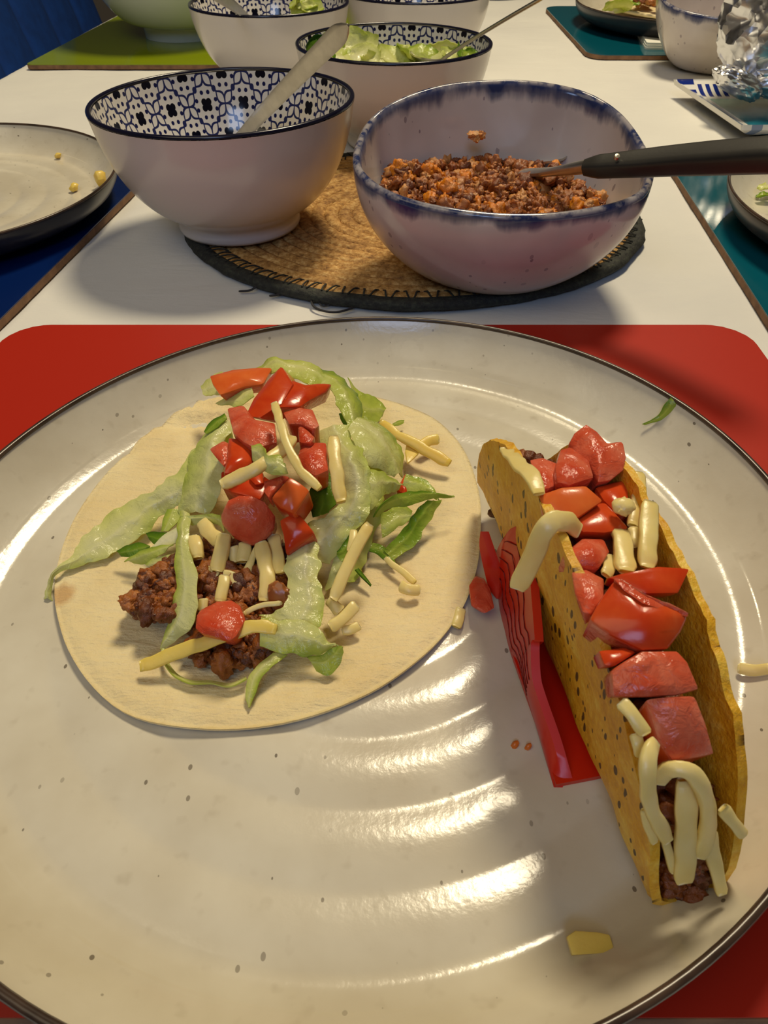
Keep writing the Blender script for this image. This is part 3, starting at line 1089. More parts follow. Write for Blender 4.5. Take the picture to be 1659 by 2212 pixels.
sheet('lettuce_leaf', 'broad pale lettuce sheet across the right middle of the pile',
      z6([(420, 560, .034), (520, 800, .034), (600, 1000, .031), (480, 1180, .029), (370, 1210, .028), (280, 1330, .0265), (190, 1480, .0255)]),
      z6([(620, 520, .035), (760, 780, .036), (800, 1000, .033), (775, 1140, .030), (725, 1230, .0275), (640, 1350, .0245), (540, 1500, .021)]),
      nu=40, nv=14, bulge=.002, ruf=.0014, tint=(.16, .34, -.04), seed=7)
sheet('lettuce_strip', 'long pale veined lettuce strip running down the front right of the filling',
      z7([(1135, 330, .0275), (1112, 460, .0265), (1118, 600, .0255), (1112, 730, .0245), (1040, 765, .024), (950, 795, .0235)]),
      z7([(1325, 320, .0270), (1335, 470, .0255), (1335, 600, .0245), (1368, 740, .0230), (1340, 850, .0225), (1260, 890, .0220)]),
      nu=34, nv=12, bulge=.0012, ruf=.0009, tint=(.2, .34, -.05), seed=8)
sheet('lettuce_leaf', 'bright lettuce curl at the lower right end of the veined strip',
      z7([(960, 800, .0240), (1080, 800, .0245), (1200, 825, .0245), (1300, 870, .0240), (1400, 950, .0230), (1475, 985, .0215)]),
      z7([(950, 1015, .0200), (1030, 1040, .0195), (1130, 1040, .0195), (1240, 1060, .0190), (1340, 1050, .0190), (1400, 1012, .0195)]),
      nu=34, nv=10, bulge=.003, ruf=.0010, tint=(.3, .46, -.05), seed=9)
sheet('lettuce_leaf', 'green folded lettuce lobe under the curl at lower right',
      z7([(1475, 985, .0215), (1405, 1010, .0195), (1335, 1045, .0185), (1255, 1065, .0180)]),
      z7([(1490, 1030, .0200), (1462, 1110, .0170), (1390, 1180, .0155), (1310, 1150, .0155)]), nu=20, nv=9, bulge=.0015, tint=(.55, .46, .05), seed=10)
sheet('lettuce_leaf', 'light green lettuce crest at the far top of the pile',
      z6([(-60, 140, .031), (30, 80, .034), (100, 55, .036), (200, 85, .036), (330, 95, .036), (420, 130, .035), (500, 195, .034)]),
      z6([(0, 220, .033), (110, 170, .036), (180, 180, .037), (280, 215, .037), (360, 250, .037), (430, 270, .036), (500, 300, .035)]), nu=30, nv=9, bulge=.003, ruf=.0013, tint=(.46, .4, -.1), seed=11)
sheet('lettuce_leaf', 'shiny green rolled lettuce band behind the tomatoes at upper right',
      z6([(380, 215, .036), (500, 275, .038), (570, 385, .038), (600, 470, .036), (640, 575, .033)]),
      z6([(440, 120, .034), (600, 195, .034), (695, 310, .034), (745, 420, .033), (752, 550, .031)]), nu=30, nv=11, bulge=.0045, ruf=.0007, tint=(.34, .62, .02), seed=12)
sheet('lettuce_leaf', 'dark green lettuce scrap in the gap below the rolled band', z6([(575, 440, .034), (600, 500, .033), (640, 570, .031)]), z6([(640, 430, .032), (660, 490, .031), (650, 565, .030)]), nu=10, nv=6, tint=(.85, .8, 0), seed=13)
sheet('lettuce_leaf', 'thin pale lettuce flap at the far right of the pile beside the yellow cheese',
      z6([(636, 185, .030), (690, 270, .0285), (800, 298, .0265), (922, 380, .0225)]), z6([(700, 430, .029), (760, 480, .0265), (850, 495, .0235), (890, 450, .0215)]), nu=22, nv=9, bulge=.0015, tint=(.46, .40, .02), seed=14)
sheet('lettuce_leaf', 'rounded glossy lettuce leaf with midrib at the right of the pile',
      z6([(630, 560, .035), (690, 690, .036), (770, 790, .034), (850, 840, .030), (960, 900, .025)]),
      z6([(740, 490, .030), (900, 530, .028), (1010, 640, .0255), (1050, 760, .0235), (1030, 900, .0205)]), nu=28, nv=13, bulge=.005, ruf=.0010, tint=(.26, .48, -.02), seed=15)
sheet('lettuce_leaf', 'folded lettuce edge below the rounded leaf at right',
      z6([(720, 850, .033), (830, 835, .033), (940, 895, .029), (1050, 935, .024)]), z6([(740, 1010, .031), (800, 1110, .029), (900, 1030, .027), (1005, 985, .023)]), nu=22, nv=9, bulge=.003, ruf=.001, tint=(.44, .34, -.05), seed=16)
sheet('lettuce_leaf', 'pale lettuce base filling the right of the pile under the curls',
      z6([(560, 700, .030), (640, 1100, .025), (560, 1400, .0205), (480, 1700, .0165)]), z6([(900, 800, .023), (900, 1100, .021), (800, 1400, .0175), (700, 1640, .0150)]), nu=24, nv=12, bulge=.003, ruf=.0014, tint=(.3, .4, 0), seed=17)
sheet('lettuce_leaf', 'dark pointed lettuce spike sticking out to the right of the pile',
      z6([(820, 1190, .025), (870, 1100, .0275), (960, 1040, .0285), (1080, 1003, .0275), (1250, 1008, .0255), (1396, 1032, .0235)]),
      z6([(850, 1190, .0235), (905, 1135, .025), (980, 1110, .025), (1080, 1105, .025), (1220, 1062, .024), (1397, 1036, .0232)]), nu=30, nv=7, bulge=.001, tint=(.7, .55, 0), seed=18)
sheet('lettuce_leaf', 'green lettuce dome behind the dark spike',
      z6([(1050, 880, .0245), (1160, 905, .0240), (1245, 970, .0235), (1300, 1060, .022)]), z6([(1020, 985, .0215), (1120, 1010, .0215), (1200, 1030, .0215), (1270, 1062, .021)]), nu=18, nv=8, bulge=.002, tint=(.58, .5, 0), seed=19)
sheet('lettuce_leaf', 'green lettuce loop curling under the dark spike',
      z6([(1305, 1060, .0225), (1265, 1150, .0205), (1195, 1250, .0185), (1110, 1400, .0160), (968, 1492, .0150)]), z6([(1225, 1065, .0235), (1150, 1120, .0225), (1090, 1200, .021), (1020, 1270, .0195), (895, 1420, .0175)]), nu=26, nv=8, bulge=-.001, tint=(.5, .72, .08), seed=20)
sheet('lettuce_leaf', 'yellow-green lettuce piece inside the loop at right', z6([(865, 1150, .0215), (1000, 1110, .021), (1095, 1150, .0195)]), z6([(880, 1330, .0175), (980, 1280, .0180), (1080, 1210, .018)]), nu=16, nv=8, tint=(.5, .42, 0), seed=21)
sheet('lettuce_leaf', 'small dark lettuce tip pointing down at the right on the tortilla', z6([(815, 1365, .0185), (880, 1390, .0175), (945, 1440, .0160), (985, 1522, .0150)]), z6([(790, 1420, .0175), (850, 1450, .0165), (905, 1495, .0155), (982, 1530, .0148)]), nu=16, nv=6, tint=(.62, .8, 0), seed=22)
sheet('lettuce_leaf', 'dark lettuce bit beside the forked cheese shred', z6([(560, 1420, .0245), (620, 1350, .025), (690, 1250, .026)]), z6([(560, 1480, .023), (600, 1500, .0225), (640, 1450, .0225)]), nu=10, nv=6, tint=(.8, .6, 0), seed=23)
sheet('lettuce_leaf', 'thin dark lettuce sliver to the right of the forked shred', z6([(690, 1560, .0175), (740, 1620, .0165), (800, 1680, .0155)]), z6([(710, 1550, .0170), (760, 1610, .016), (805, 1672, .0153)]), nu=12, nv=4, ruf=.0003, tint=(.9, .9, 0), seed=24)
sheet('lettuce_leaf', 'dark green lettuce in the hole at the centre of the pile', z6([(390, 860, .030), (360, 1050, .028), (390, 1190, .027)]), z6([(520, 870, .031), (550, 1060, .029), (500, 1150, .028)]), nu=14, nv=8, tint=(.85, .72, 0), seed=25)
# left bits
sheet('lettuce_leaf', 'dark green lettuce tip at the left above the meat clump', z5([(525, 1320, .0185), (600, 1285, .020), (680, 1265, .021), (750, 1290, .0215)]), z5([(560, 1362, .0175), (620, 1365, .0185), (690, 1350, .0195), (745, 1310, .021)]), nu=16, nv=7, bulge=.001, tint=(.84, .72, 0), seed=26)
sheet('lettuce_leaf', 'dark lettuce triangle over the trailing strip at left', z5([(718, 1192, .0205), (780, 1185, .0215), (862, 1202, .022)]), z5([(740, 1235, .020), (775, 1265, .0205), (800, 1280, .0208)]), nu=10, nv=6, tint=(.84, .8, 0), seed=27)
sheet('lettuce_leaf', 'frilly light lettuce curl at the left over the meat', z5([(578, 1392, .018), (680, 1320, .021), (780, 1290, .0225), (900, 1285, .0235)]), z5([(640, 1405, .0175), (730, 1405, .019), (790, 1370, .021), (850, 1335, .0225)]), nu=20, nv=8, bulge=.002, ruf=.0016, tint=(.56, .46, -.05), seed=28)
sheet('lettuce_leaf', 'small white-green lettuce curl next to the hanging ribbon', z5([(722, 1420, .0195), (800, 1375, .021), (905, 1340, .022)]), z5([(770, 1450, .019), (840, 1462, .0195), (900, 1430, .021)]), nu=14, nv=7, bulge=.001, tint=(.4, .5, -.1), seed=29)
sheet('lettuce_leaf', 'white lettuce rib left of the hanging ribbon', z5([(740, 1320, .021), (850, 1210, .0225), (950, 1140, .0235)]), z5([(800, 1310, .0205), (890, 1285, .0215), (945, 1260, .0225)]), nu=14, nv=7, tint=(.05, .1, -.05), seed=30)
sheet('lettuce_leaf', 'yellow-green lettuce bit behind the white rib', z5([(870, 1040, .0235), (840, 1110, .0225), (815, 1190, .021)]), z5([(955, 1040, .0235), (930, 1120, .0225), (870, 1185, .0215)]), nu=10, nv=6, tint=(.56, .44, 0), seed=31)
sheet('lettuce_leaf', 'small frilly lettuce scrap lying on top of the tomatoes', z5([(1422, 615, .050), (1490, 608, .051), (1525, 690, .051), (1610, 688, .050), (1640, 745, .049)]), z5([(1430, 700, .048), (1480, 780, .047), (1520, 812, .047), (1600, 822, .047), (1665, 805, .047)]), nu=20, nv=8, bulge=.0015, ruf=.0015, tint=(.4, .34, -.05), seed=32)
sheet('lettuce_leaf', 'pale frill lettuce behind the slab of orange tomato at top left', z5([(1085, 215, .028), (1150, 160, .031), (1230, 130, .033)]), z5([(1100, 275, .029), (1200, 290, .032), (1300, 280, .034)]), nu=14, nv=7, tint=(.3, .25, 0), seed=33)
sheet('lettuce_leaf', 'pale lettuce under the orange tomato slab', z5([(1180, 345, .030), (1280, 290, .034), (1420, 220, .037)]), z5([(1230, 360, .031), (1330, 350, .035), (1440, 300, .038)]), nu=14, nv=7, ruf=.0014, tint=(.25, .3, 0), seed=34)
sheet('lettuce_leaf', 'lettuce frill just above the front cheese cluster', z7([(440, 160, .028), (540, 150, .029), (640, 140, .030), (700, 150, .030)]), z7([(520, 215, .026), (600, 205, .027), (680, 215, .027), (720, 260, .027)]), nu=14, nv=6, ruf=.0014, tint=(.4, .35, 0), seed=35)
sheet('lettuce_leaf', 'tiny green lettuce fleck by the yellow cheese on the tortilla', z6([(955, 515, .016), (1000, 492, .0165), (1040, 490, .016)]), z6([(960, 528, .0155), (1005, 525, .0155), (1036, 510, .0155)]), nu=8, nv=4, ruf=.0002, tint=(.6, .5, 0), seed=36)
sheet('lettuce_leaf', 'loose green leaf shred stuck on the far right rim of the plate', [(1389, 917, .0190), (1420, 898, .0228), (1432, 876, .0268), (1449, 857, .0294)], [(1392, 918, .0188), (1432, 906, .0218), (1455, 893, .0244), (1461, 872, .0278)], nu=14, nv=6, ruf=.0003, tint=(.7, .62, 0), seed=37)

# ------------------------------------------------------------------ tomato on the tortilla
ch = chunk
ch('orange skin-side tomato slab at the far left top of the pile', z5([(1145, 160), (1300, 115), (1470, 100), (1560, 110), (1500, 215), (1380, 232), (1210, 290), (1165, 215)]), .0385, front=M_orange, side=M_flesh, ext=(0, .003, -.006), bump=.002, seed=1)
ch('tall red tomato wedge standing at the top centre of the pile', [(607, 789, .047), (633, 829, .046), (608, 872, .0455), (561, 903, .044), (528, 899, .043), (545, 862, .043), (582, 816, .045)], front=M_skin, side=M_skin, ext=(.004, .006, -.008), bump=.0012, seed=2)
ch('red tomato wedge lying to the right of the standing wedge', z6([(205, 190, .045), (330, 235, .044), (420, 225, .043), (522, 225, .041), (480, 290, .041), (360, 345, .043), (300, 392, .044), (120, 400, .045), (150, 320, .045)]), front=M_skin, side=M_flesh, ext=(0, .005, -.008), bump=.0015, seed=3)
ch('pink and red tomato block below the standing wedge', z5([(1258, 372), (1370, 356), (1450, 450), (1580, 470), (1592, 600), (1450, 645), (1370, 600), (1300, 540)]), .0445, front=M_flesh, side=M_flesh, ext=(0, .004, -.012), bump=.002, seed=4)
ch('tomato cube right of the curved cheese shred', z6([(165, 430), (290, 395), (380, 410), (442, 525), (390, 560), (300, 520), (210, 520)]), .0445, front=M_flesh, side=M_skin, seed=5)
ch('pale tomato sliver under the cheese at the pile centre', z6([(270, 500), (330, 540), (400, 610), (370, 660), (280, 650)]), .0435, front=M_flesh, side=M_flesh, seed=6)
ch('red tomato block right of the pile centre', z6([(290, 650), (380, 640), (480, 650), (495, 850), (400, 895), (310, 830), (270, 740)]), .0415, front=M_flesh, side=M_skin, bump=.0015, seed=7)
ch('small pink tomato piece at the left of the pile', z5([(1143, 645), (1235, 588), (1280, 610), (1275, 720), (1235, 765), (1180, 705)]), .0405, front=M_flesh, side=M_flesh, ext=(.002, .004, -.008), seed=8)
ch('dark glistening tomato piece in the middle of the pile', z5([(1265, 560), (1420, 595), (1420, 740), (1330, 790), (1235, 815), (1260, 700)]), .0415, front=M_skin, side=M_flesh, bump=.002, seed=9)
ch('tomato piece beneath the thick tilted cheese shred', z5([(1215, 790), (1330, 780), (1480, 800), (1560, 860), (1480, 980), (1290, 930), (1210, 880)]), .0365, front=M_skin, side=M_flesh, seed=10)
ch('large rounded tomato chunk at the lower centre of the pile', z7([(748, 60, .0385), (820, 25, .040), (905, 30, .040), (985, 70, .0385), (1060, 160, .0345), (1045, 245, .031), (985, 310, .0290), (900, 350, .028), (790, 300, .0295), (712, 215, .0325), (703, 165, .0345), (722, 110, .037)]), bump=.0035, front=M_flesh, side=M_skin, ext=(0, .006, -.010), bev=.0013, seed=11)
ch('orange tomato cube with shiny skin at the pile front', z6([(70, 1045, .0430), (150, 960, .0440), (222, 888, .0445), (300, 940, .0435), (364, 992, .0420), (250, 1165, .0385), (150, 1120, .0395)]), front=M_orange, side=M_skin, ext=(.001, .004, -.010), bump=.0006, seed=12)
ch('wet tomato flesh just above the orange cube', z6([(28, 925), (170, 888), (215, 895), (140, 975), (68, 1050), (35, 1010)]), .0435, front=M_flesh, side=M_flesh, ext=(0, .004, -.008), seed=13)
ch('red tomato chunk at the right front under the orange cube', z7([(1070, 185, .0345), (1190, 130, .0360), (1230, 180, .0345), (1305, 270, .0320), (1200, 350, .0295), (1115, 410, .0280), (1100, 290, .031)]), front=M_skin, side=M_flesh, ext=(.001, .004, -.008), bump=.001, seed=14)
ch('tomato chunk alone at the bottom of the filling', z7([(540, 800), (565, 762), (680, 712), (770, 700), (830, 735), (857, 825), (805, 930), (760, 965), (650, 935), (570, 915), (535, 880)]), .0275, bump=.0018, front=M_flesh, side=M_orange, ext=(0, .004, -.009), seed=15)
ch('sliver of red tomato behind the lettuce at the right', z6([(985, 985), (1050, 860), (1068, 940), (1050, 1030)]), .0215, front=M_skin, side=M_skin, ext=(0, .003, -.005), seed=16)
ch('small dark red tomato bit in the gap left of the centre cheese', z6([(-70, 830), (30, 860), (40, 940), (-30, 960), (-80, 910)]), .0385, front=M_skin, side=M_skin, ext=(0, .004, -.007), seed=17)
ch('small crushed tomato piece against the red taco holder', z8([(78, 940), (115, 885), (160, 900), (195, 960), (222, 1060), (165, 1088), (92, 1045)]), .0165, front=M_flesh, side=M_skin, ext=(0, .002, -.004), seed=18)

# ------------------------------------------------------------------ cheese on the tortilla
sh = shred
G = 'grated cheese in the front of the tortilla filling'
sh('slender curved cheese shred draped over the top tomatoes', z6([(105, 370, .0530), (150, 500, .0535), (190, 640, .0525), (255, 790, .0505), (330, 885, .0490), (430, 985, .0475)]), 20, .55)
sh('thick cheese shred slanting across the tomatoes from lower left', z5([(1225, 880, .0445), (1360, 820, .0465), (1480, 760, .0485), (1640, 640, .0490), (1700, 560, .048)]), 29, .6)
sh('upright thick cheese shred right of the tomatoes', z6([(530, 615, .0445), (545, 800, .0425), (560, 930, .0400), (590, 1075, .0370)]), 29, .6)
sh('long forked cheese shred standing at the right of the filling', z6([(795, 1235, .0320), (720, 1360, .0300), (650, 1500, .0275), (595, 1620, .0255), (535, 1770, .0225)]), 27, .5)
sh('short prong of the forked cheese shred', z6([(678, 1280, .0305), (670, 1350, .0300), (650, 1430, .0285)]), 17, .6)
sh('yellow cheese strip at the far right of the tortilla', z6([(865, 500, .0215), (1000, 600, .0210), (1180, 700, .0195), (1365, 800, .0180)]), 22, .5, M_yellow)
sh('short yellow cheese strip crossing behind the long yellow one', z6([(1150, 680, .0170), (1215, 640, .0175), (1285, 630, .0175)]), 22, .5, M_yellow)
ch('yellow cheese flake below the long yellow strip', z6([(1050, 640), (1100, 680), (1150, 720), (1100, 770), (1060, 800), (1045, 720)]), .0185, front=M_yellow, side=M_yellow, name='cheese_flake', cat='cheese', ext=(0, .001, -.0022), bump=.0002, bev=.0004, seed=30)
sh('short thick cheese shred at the upper left of the front cluster', z7([(535, 290, .0265), (540, 360, .0260), (555, 440, .0245)]), 30, .7)
sh('cheese shred slanting down from under the lettuce frill', z7([(580, 200, .0265), (640, 270, .0270), (700, 330, .0265)]), 30, .6)
sh('thick cheese shred in the middle of the front cluster', z7([(725, 285, .0275), (705, 400, .0260), (680, 520, .0235)]), 33, .6)
sh('stubby cheese shred at the left of the front cluster', z7([(605, 505, .0225), (650, 525, .0228), (690, 545, .0225)]), 25, .7)
sh('cheese shred pointing down below the cluster centre', z7([(730, 540, .0240), (715, 630, .0228), (700, 715, .0210)]), 26, .6)
sh('bent cheese shred end beside the pointed one', z7([(720, 540, .0235), (770, 545, .0232), (800, 600, .022)]), 26, .7)
sh('blunt cheese shred just below the rounded tomato', z7([(855, 340, .0260), (852, 400, .0250), (845, 455, .0240)]), 29, .6)
sh('narrow cheese shred leaning left in the front cluster', z7([(925, 365, .0260), (895, 460, .0240), (850, 560, .0215)]), 20, .6, taper=(.5, 1.15))
sh('longest hanging cheese shred of the front cluster', z7([(960, 330, .0275), (985, 460, .0255), (1000, 590, .0235), (988, 705, .0210)]), 35, .55)
sh('cheese shred beside the red tomato at the right front', z7([(1040, 280, .0270), (1060, 400, .0258), (1085, 530, .0238)]), 30, .5)
sh('small cheese nub above the lone tomato chunk', z7([(595, 690, .0225), (592, 735, .0215), (590, 770, .0205)]), 22, .6)
sh('cheese shred lying left below the stubby one', z7([(650, 560, .0220), (610, 590, .021), (560, 650, .0200)]), 22, .6)
sh('pale cheese shred half hidden behind the hanging ribbon', z7([(380, 620, .0190), (385, 700, .0185), (395, 790, .0175)]), 18, .6)
sh('small cheese stub between the middle shreds', z7([(780, 360, .0260), (790, 410, .0245), (800, 460, .0235)]), 24, .6)
sh('long flat yellow cheese strip across the front of the filling', z7([(180, 1130, .0165), (400, 1045, .0195), (650, 955, .0235), (850, 885, .0260), (960, 870, .0262), (1060, 885, .0255)]), 31, .28, M_yellow, up=(0, -.4, .9))
sh('translucent onion slice beside the lone tomato chunk', z7([(850, 790, .0235), (940, 740, .0245), (1090, 720, .0245)]), 12, .4)
sh('short flat cheese strip at the right of the filling', z7([(1395, 885, .0175), (1480, 820, .0185), (1570, 730, .0195)]), 27, .45, M_cheese)
sh('small cheese end lying right of the short flat strip', z7([(1480, 895, .0155), (1540, 885, .0158), (1590, 860, .0160)]), 22, .5)
sh('cheese stub leaning left of the short flat strip', z7([(1390, 700, .0195), (1430, 730, .0195), (1470, 770, .0185)]), 26, .5)
sh('small melted cheese lump on the right of the tortilla', z6([(1010, 1680, .0160), (1070, 1700, .0165), (1150, 1705, .0158)]), 26, .6)
sh('thin cheese strand on the right of the tortilla', z6([(900, 1480, .0160), (1000, 1560, .0158), (1120, 1650, .0155)]), 14, .5)
sh('small cheese piece sticking out under the tortilla edge at right', [(996, 1315, .0125), (990, 1338, .0125), (984, 1356, .0122)], 24, .5)
sh('loose cheese shred at the right rim of the front plate', [(1594, 1443, .0128), (1630, 1447, .0140), (1668, 1444, .0160)], 25, .45)
ch('flat loose cheese flake near the front right of the plate', [(1224, 2022, .0150), (1243, 2011, .0150), (1290, 2013, .0150), (1318, 2018, .0150), (1330, 2056, .0150), (1290, 2062, .0150), (1236, 2064, .0150)], front=M_yellow, side=M_cheese, name='cheese_flake', cat='cheese', ext=(0, .0005, -.0022), bump=.0001, shrink=.96, bev=.0004, seed=31)

for lab, x, y, r in (('larger orange sauce drop left of the taco holder', 1112, 1609, .0011), ('smaller orange sauce drop beside the larger one', 1141, 1613, .0009)):
    v, f, t = blobs([P(x, y, .0112)], [r], [.5], random.Random(5), 2, .2); tag(obj('sauce_drop', v, f, M_sauce), lab, 'sauce')
v, f, t = blobs([P(603, 1290, .0225)], [.0042], [.5], random.Random(8), 3, .1); tag(obj('bean', v, f, M_bean), 'brown bean in the meat left of the veined strip', 'bean')
v, f, t = blobs([P(1347, 1094, .0715)], [.0022], [.5], random.Random(9), 3, .1); tag(obj('corn_kernel', v, f, M_cheese), 'pale kernel-shaped cheese nub on the taco tomatoes', 'cheese')

# ------------------------------------------------------------------ taco
TX = [0.0642, 0.0602, 0.0393, 0.1907, 0.013, 0.0093, 0.1351, 0.0268, 0.8755, 0.0064]


def taco_pt(s, d, side, inset=0.0):
    Nx, Ny, Fx, Fy, z0, rf, gL, gR, ext, dz = TX
    N = np.array([Nx, Ny, z0]); Fa = np.array([Fx, Fy, z0 + dz]); ax = Fa - N; ln = np.linalg.norm(ax); ax = ax / ln
    lat = np.array([ax[1], -ax[0], 0]); lat /= np.linalg.norm(lat); up = np.cross(lat, ax)
    if up[2] < 0: up = -up
    g = gL if side < 0 else gR
    rf2 = rf; amax = math.pi / 2 - g
    a = min(d / rf2, amax); rest = max(d - rf2 * amax, 0)
    rin = rf2 - inset
    la = rin * math.sin(a) + rest * math.sin(g); u = rf2 - rin * math.cos(a) + rest * math.cos(g)
    return (N + Fa) / 2 + ax * s + lat * side * la + up * u


TLH = np.hypot(TX[2] - TX[0], TX[3] - TX[1]) / 2


def taco_depth(t):
    return TX[8] * TLH * math.sqrt(max(1 - abs(t) ** 2.3, 0))


def taco_geo():
    ns, nd = 90, 22; V, T, U = [], [], []
    for layer, ins in ((0, 0.0), (1, .0020)):
        for i in range(ns):
            t = -1 + 2 * i / (ns - 1); t = t * .995
            D = taco_depth(t) + .0012 + .0022 * max(0, abs(t) - .88) / .12
            for j in range(-nd, nd + 1):
                side = -1 if j < 0 else 1
                D2 = D * (1 + .020 * nz3((i * .33, side * 7.0, 0), 1.0) + .013 * nz3((i * .9, side * 5.0, 2), 1.0))
                if side > 0 and t > .55: D2 *= 1 - .5 * (t - .55) / .45
                d = D2 * abs(j) / nd
                p = taco_pt(t * TLH, d, side, ins)
                q = nz3(p, 55) * .0008 + nz3(p, 130) * .0004
                p = p + np.array([q, q * .3, q * .4])
                V.append(p); T.append(1.0 if layer == 0 else 0.0); U.append((t * TLH, side * d))
    m = 2 * nd + 1; n = ns * m
    F = grid_faces(ns, m, flip=False); F2 = grid_faces(ns, m, off=n, flip=True)
    rim = []
    for i in range(ns - 1):
        a = i * m; rim.append((a, a + n, a + m + n, a + m)); b = a + m - 1; rim.append((b, b + m, b + m + n, b + n))
    for j in range(m - 1):
        rim.append((j, j + 1, j + 1 + n, j + n)); a = (ns - 1) * m + j; rim.append((a, a + n, a + 1 + n, a + 1))
    return V, F + F2 + rim, T, U


v, f, tt, uu = taco_geo()
tag(obj('taco_shell', v, f, M_taco, tint=tt, uvs=uu, angle=60), 'folded crisp yellow corn taco shell with dark flecks standing on the front plate', 'taco')
rn = random.Random(21); cs_, ra_, ti_ = [], [], []
for i in range(330):
    t = rn.uniform(-.93, .93); D = taco_depth(t) * .80
    if D < .006: continue
    d = rn.uniform(.15, 1) ** .7 * D
    pL, pR = taco_pt(t * TLH, d, -1), taco_pt(t * TLH, d, 1); k = rn.uniform(.30, .70)
    cs_.append(pL * (1 - k) + pR * k); ra_.append(rn.uniform(.0022, .0040)); ti_.append(rn.uniform(0, .42))
for i in range(110):
    t = rn.uniform(-.985, -.72); D = taco_depth(t) * rn.uniform(.1, .75); k = rn.uniform(.2, .8)
    cs_.append(taco_pt(t * TLH, D, -1) * (1 - k) + taco_pt(t * TLH, D, 1) * k + np.array([0, 0, .002])); ra_.append(rn.uniform(.0014, .0026)); ti_.append(rn.uniform(0, .4))
v, f, tt = blobs(cs_, ra_, ti_, rn)
tag(obj('ground_meat', v, f, M_meat, tint=tt, angle=None), 'dark ground meat filling the inside of the taco shell', 'ground meat', kind='stuff')

# tomato in the taco
ch('large pink tomato chunk at the far end of the taco', z8([(700, 80, .0730), (760, 125, .0725), (812, 190, .072), (890, 183, .0725), (905, 265, .071), (895, 330, .070), (830, 385, .069), (760, 400, .069), (715, 300, .070), (640, 235, .070), (610, 195, .0700), (640, 135, .0720)]), bump=.002, front=M_flesh, side=M_flesh, ext=(0, .005, -.010), seed=40)
ch('seedy tomato block left of the large pink chunk', z8([(565, 225), (620, 203), (720, 280), (738, 370), (610, 412), (548, 395), (540, 320)]), .0715, front=M_flesh, side=M_flesh, seed=41)
ch('pink tomato piece at the far left inside the taco', z8([(390, 268), (470, 258), (550, 290), (530, 415), (470, 440), (430, 360)]), .0690, front=M_flesh, side=M_skin, ext=(.002, .002, -.010), seed=42)
ch('orange tomato slab lying across the far part of the taco', z8([(450, 465, .0705), (570, 420, .072), (700, 413, .0725), (795, 492, .0710), (640, 592, .0695), (485, 582, .0685)]), front=M_orange, side=M_skin, ext=(0, .003, -.006), bump=.0008, seed=43)
ch('red tomato piece below the orange slab in the taco', z8([(740, 510), (800, 495), (860, 560), (932, 638), (800, 662), (680, 662), (625, 612)]), .0680, front=M_skin, side=M_skin, ext=(0, .004, -.008), seed=44)
ch('red tomato skin at the far right inside the taco', z8([(745, 420), (830, 395), (920, 378), (932, 560), (860, 565), (790, 490)]), .0665, front=M_skin, side=M_flesh, ext=(0, .003, -.010), seed=45)
ch('seedy jelly tomato piece in the middle of the taco', z8([(575, 775), (680, 690), (800, 688), (832, 760), (765, 855), (640, 845)]), .0675, front=M_flesh, side=M_flesh, bump=.002, seed=46)
ch('glistening tomato piece against the left wall of the taco', z8([(625, 870), (700, 857), (792, 905), (790, 1000), (720, 1090), (680, 1080), (645, 980)]), .0680, front=M_flesh, side=M_skin, bump=.0015, ext=(.003, .003, -.010), seed=47)
ch('biggest red tomato chunk in the centre of the taco', z8([(845, 905, .0735), (930, 960, .0735), (1010, 1010, .0735), (1130, 1055, .0730), (1243, 1098, .0715), (1200, 1190, .070), (1130, 1275, .0690), (1000, 1285, .0690), (830, 1205, .0700), (718, 1120, .0705), (775, 1010, .0720)]), bump=.0022, front=M_skin, side=M_flesh, ext=(0, .005, -.012), bev=.0013, seed=48)
ch('pale cut edge slab of tomato along the biggest chunk', z8([(848, 905, .0742), (880, 905, .0744), (1010, 985, .0742), (1140, 1035, .0738), (1240, 1085, .0724), (1235, 1105, .0718), (1120, 1075, .0733), (1000, 1035, .0738), (900, 965, .0740)]), bump=.0003, front=M_flesh, side=M_flesh, ext=(0, .002, -.003), bev=.0003, seed=49)
ch('flat orange-red tomato slab behind the biggest chunk', z8([(800, 895, .0700), (870, 868, .071), (1085, 832, .0715), (1250, 850, .070), (1190, 980, .0695), (1010, 985, .0700)]), front=M_skin, side=M_skin, ext=(0, .003, -.006), bump=.0008, seed=50)
ch('wide pink tomato slab below the biggest chunk', z9([(830, 165, .0675), (900, 115, .069), (1000, 65, .0695), (1180, 62, .0690), (1240, 120, .0685), (1305, 270, .0655), (1180, 295, .0655), (1000, 302, .0655), (845, 302, .0650)]), bump=.0012, front=M_flesh, side=M_flesh, ext=(0, .004, -.008), seed=51)
ch('dark red tomato sliver between the big chunk and pink slab', z9([(765, 62), (900, 45), (965, 70), (850, 138), (800, 142)]), .0675, front=M_skin, side=M_skin, ext=(0, .003, -.006), seed=52)
ch('square pink tomato chunk nearest the open end of the taco', z9([(1008, 312, .0645), (1130, 300, .0655), (1270, 300, .0650), (1330, 450, .0610), (1392, 612, .0560), (1270, 632, .0560), (1160, 648, .0560), (1095, 550, .0590), (1040, 410, .0625)]), bump=.0012, front=M_flesh, side=M_skin, ext=(0, .004, -.012), seed=53)

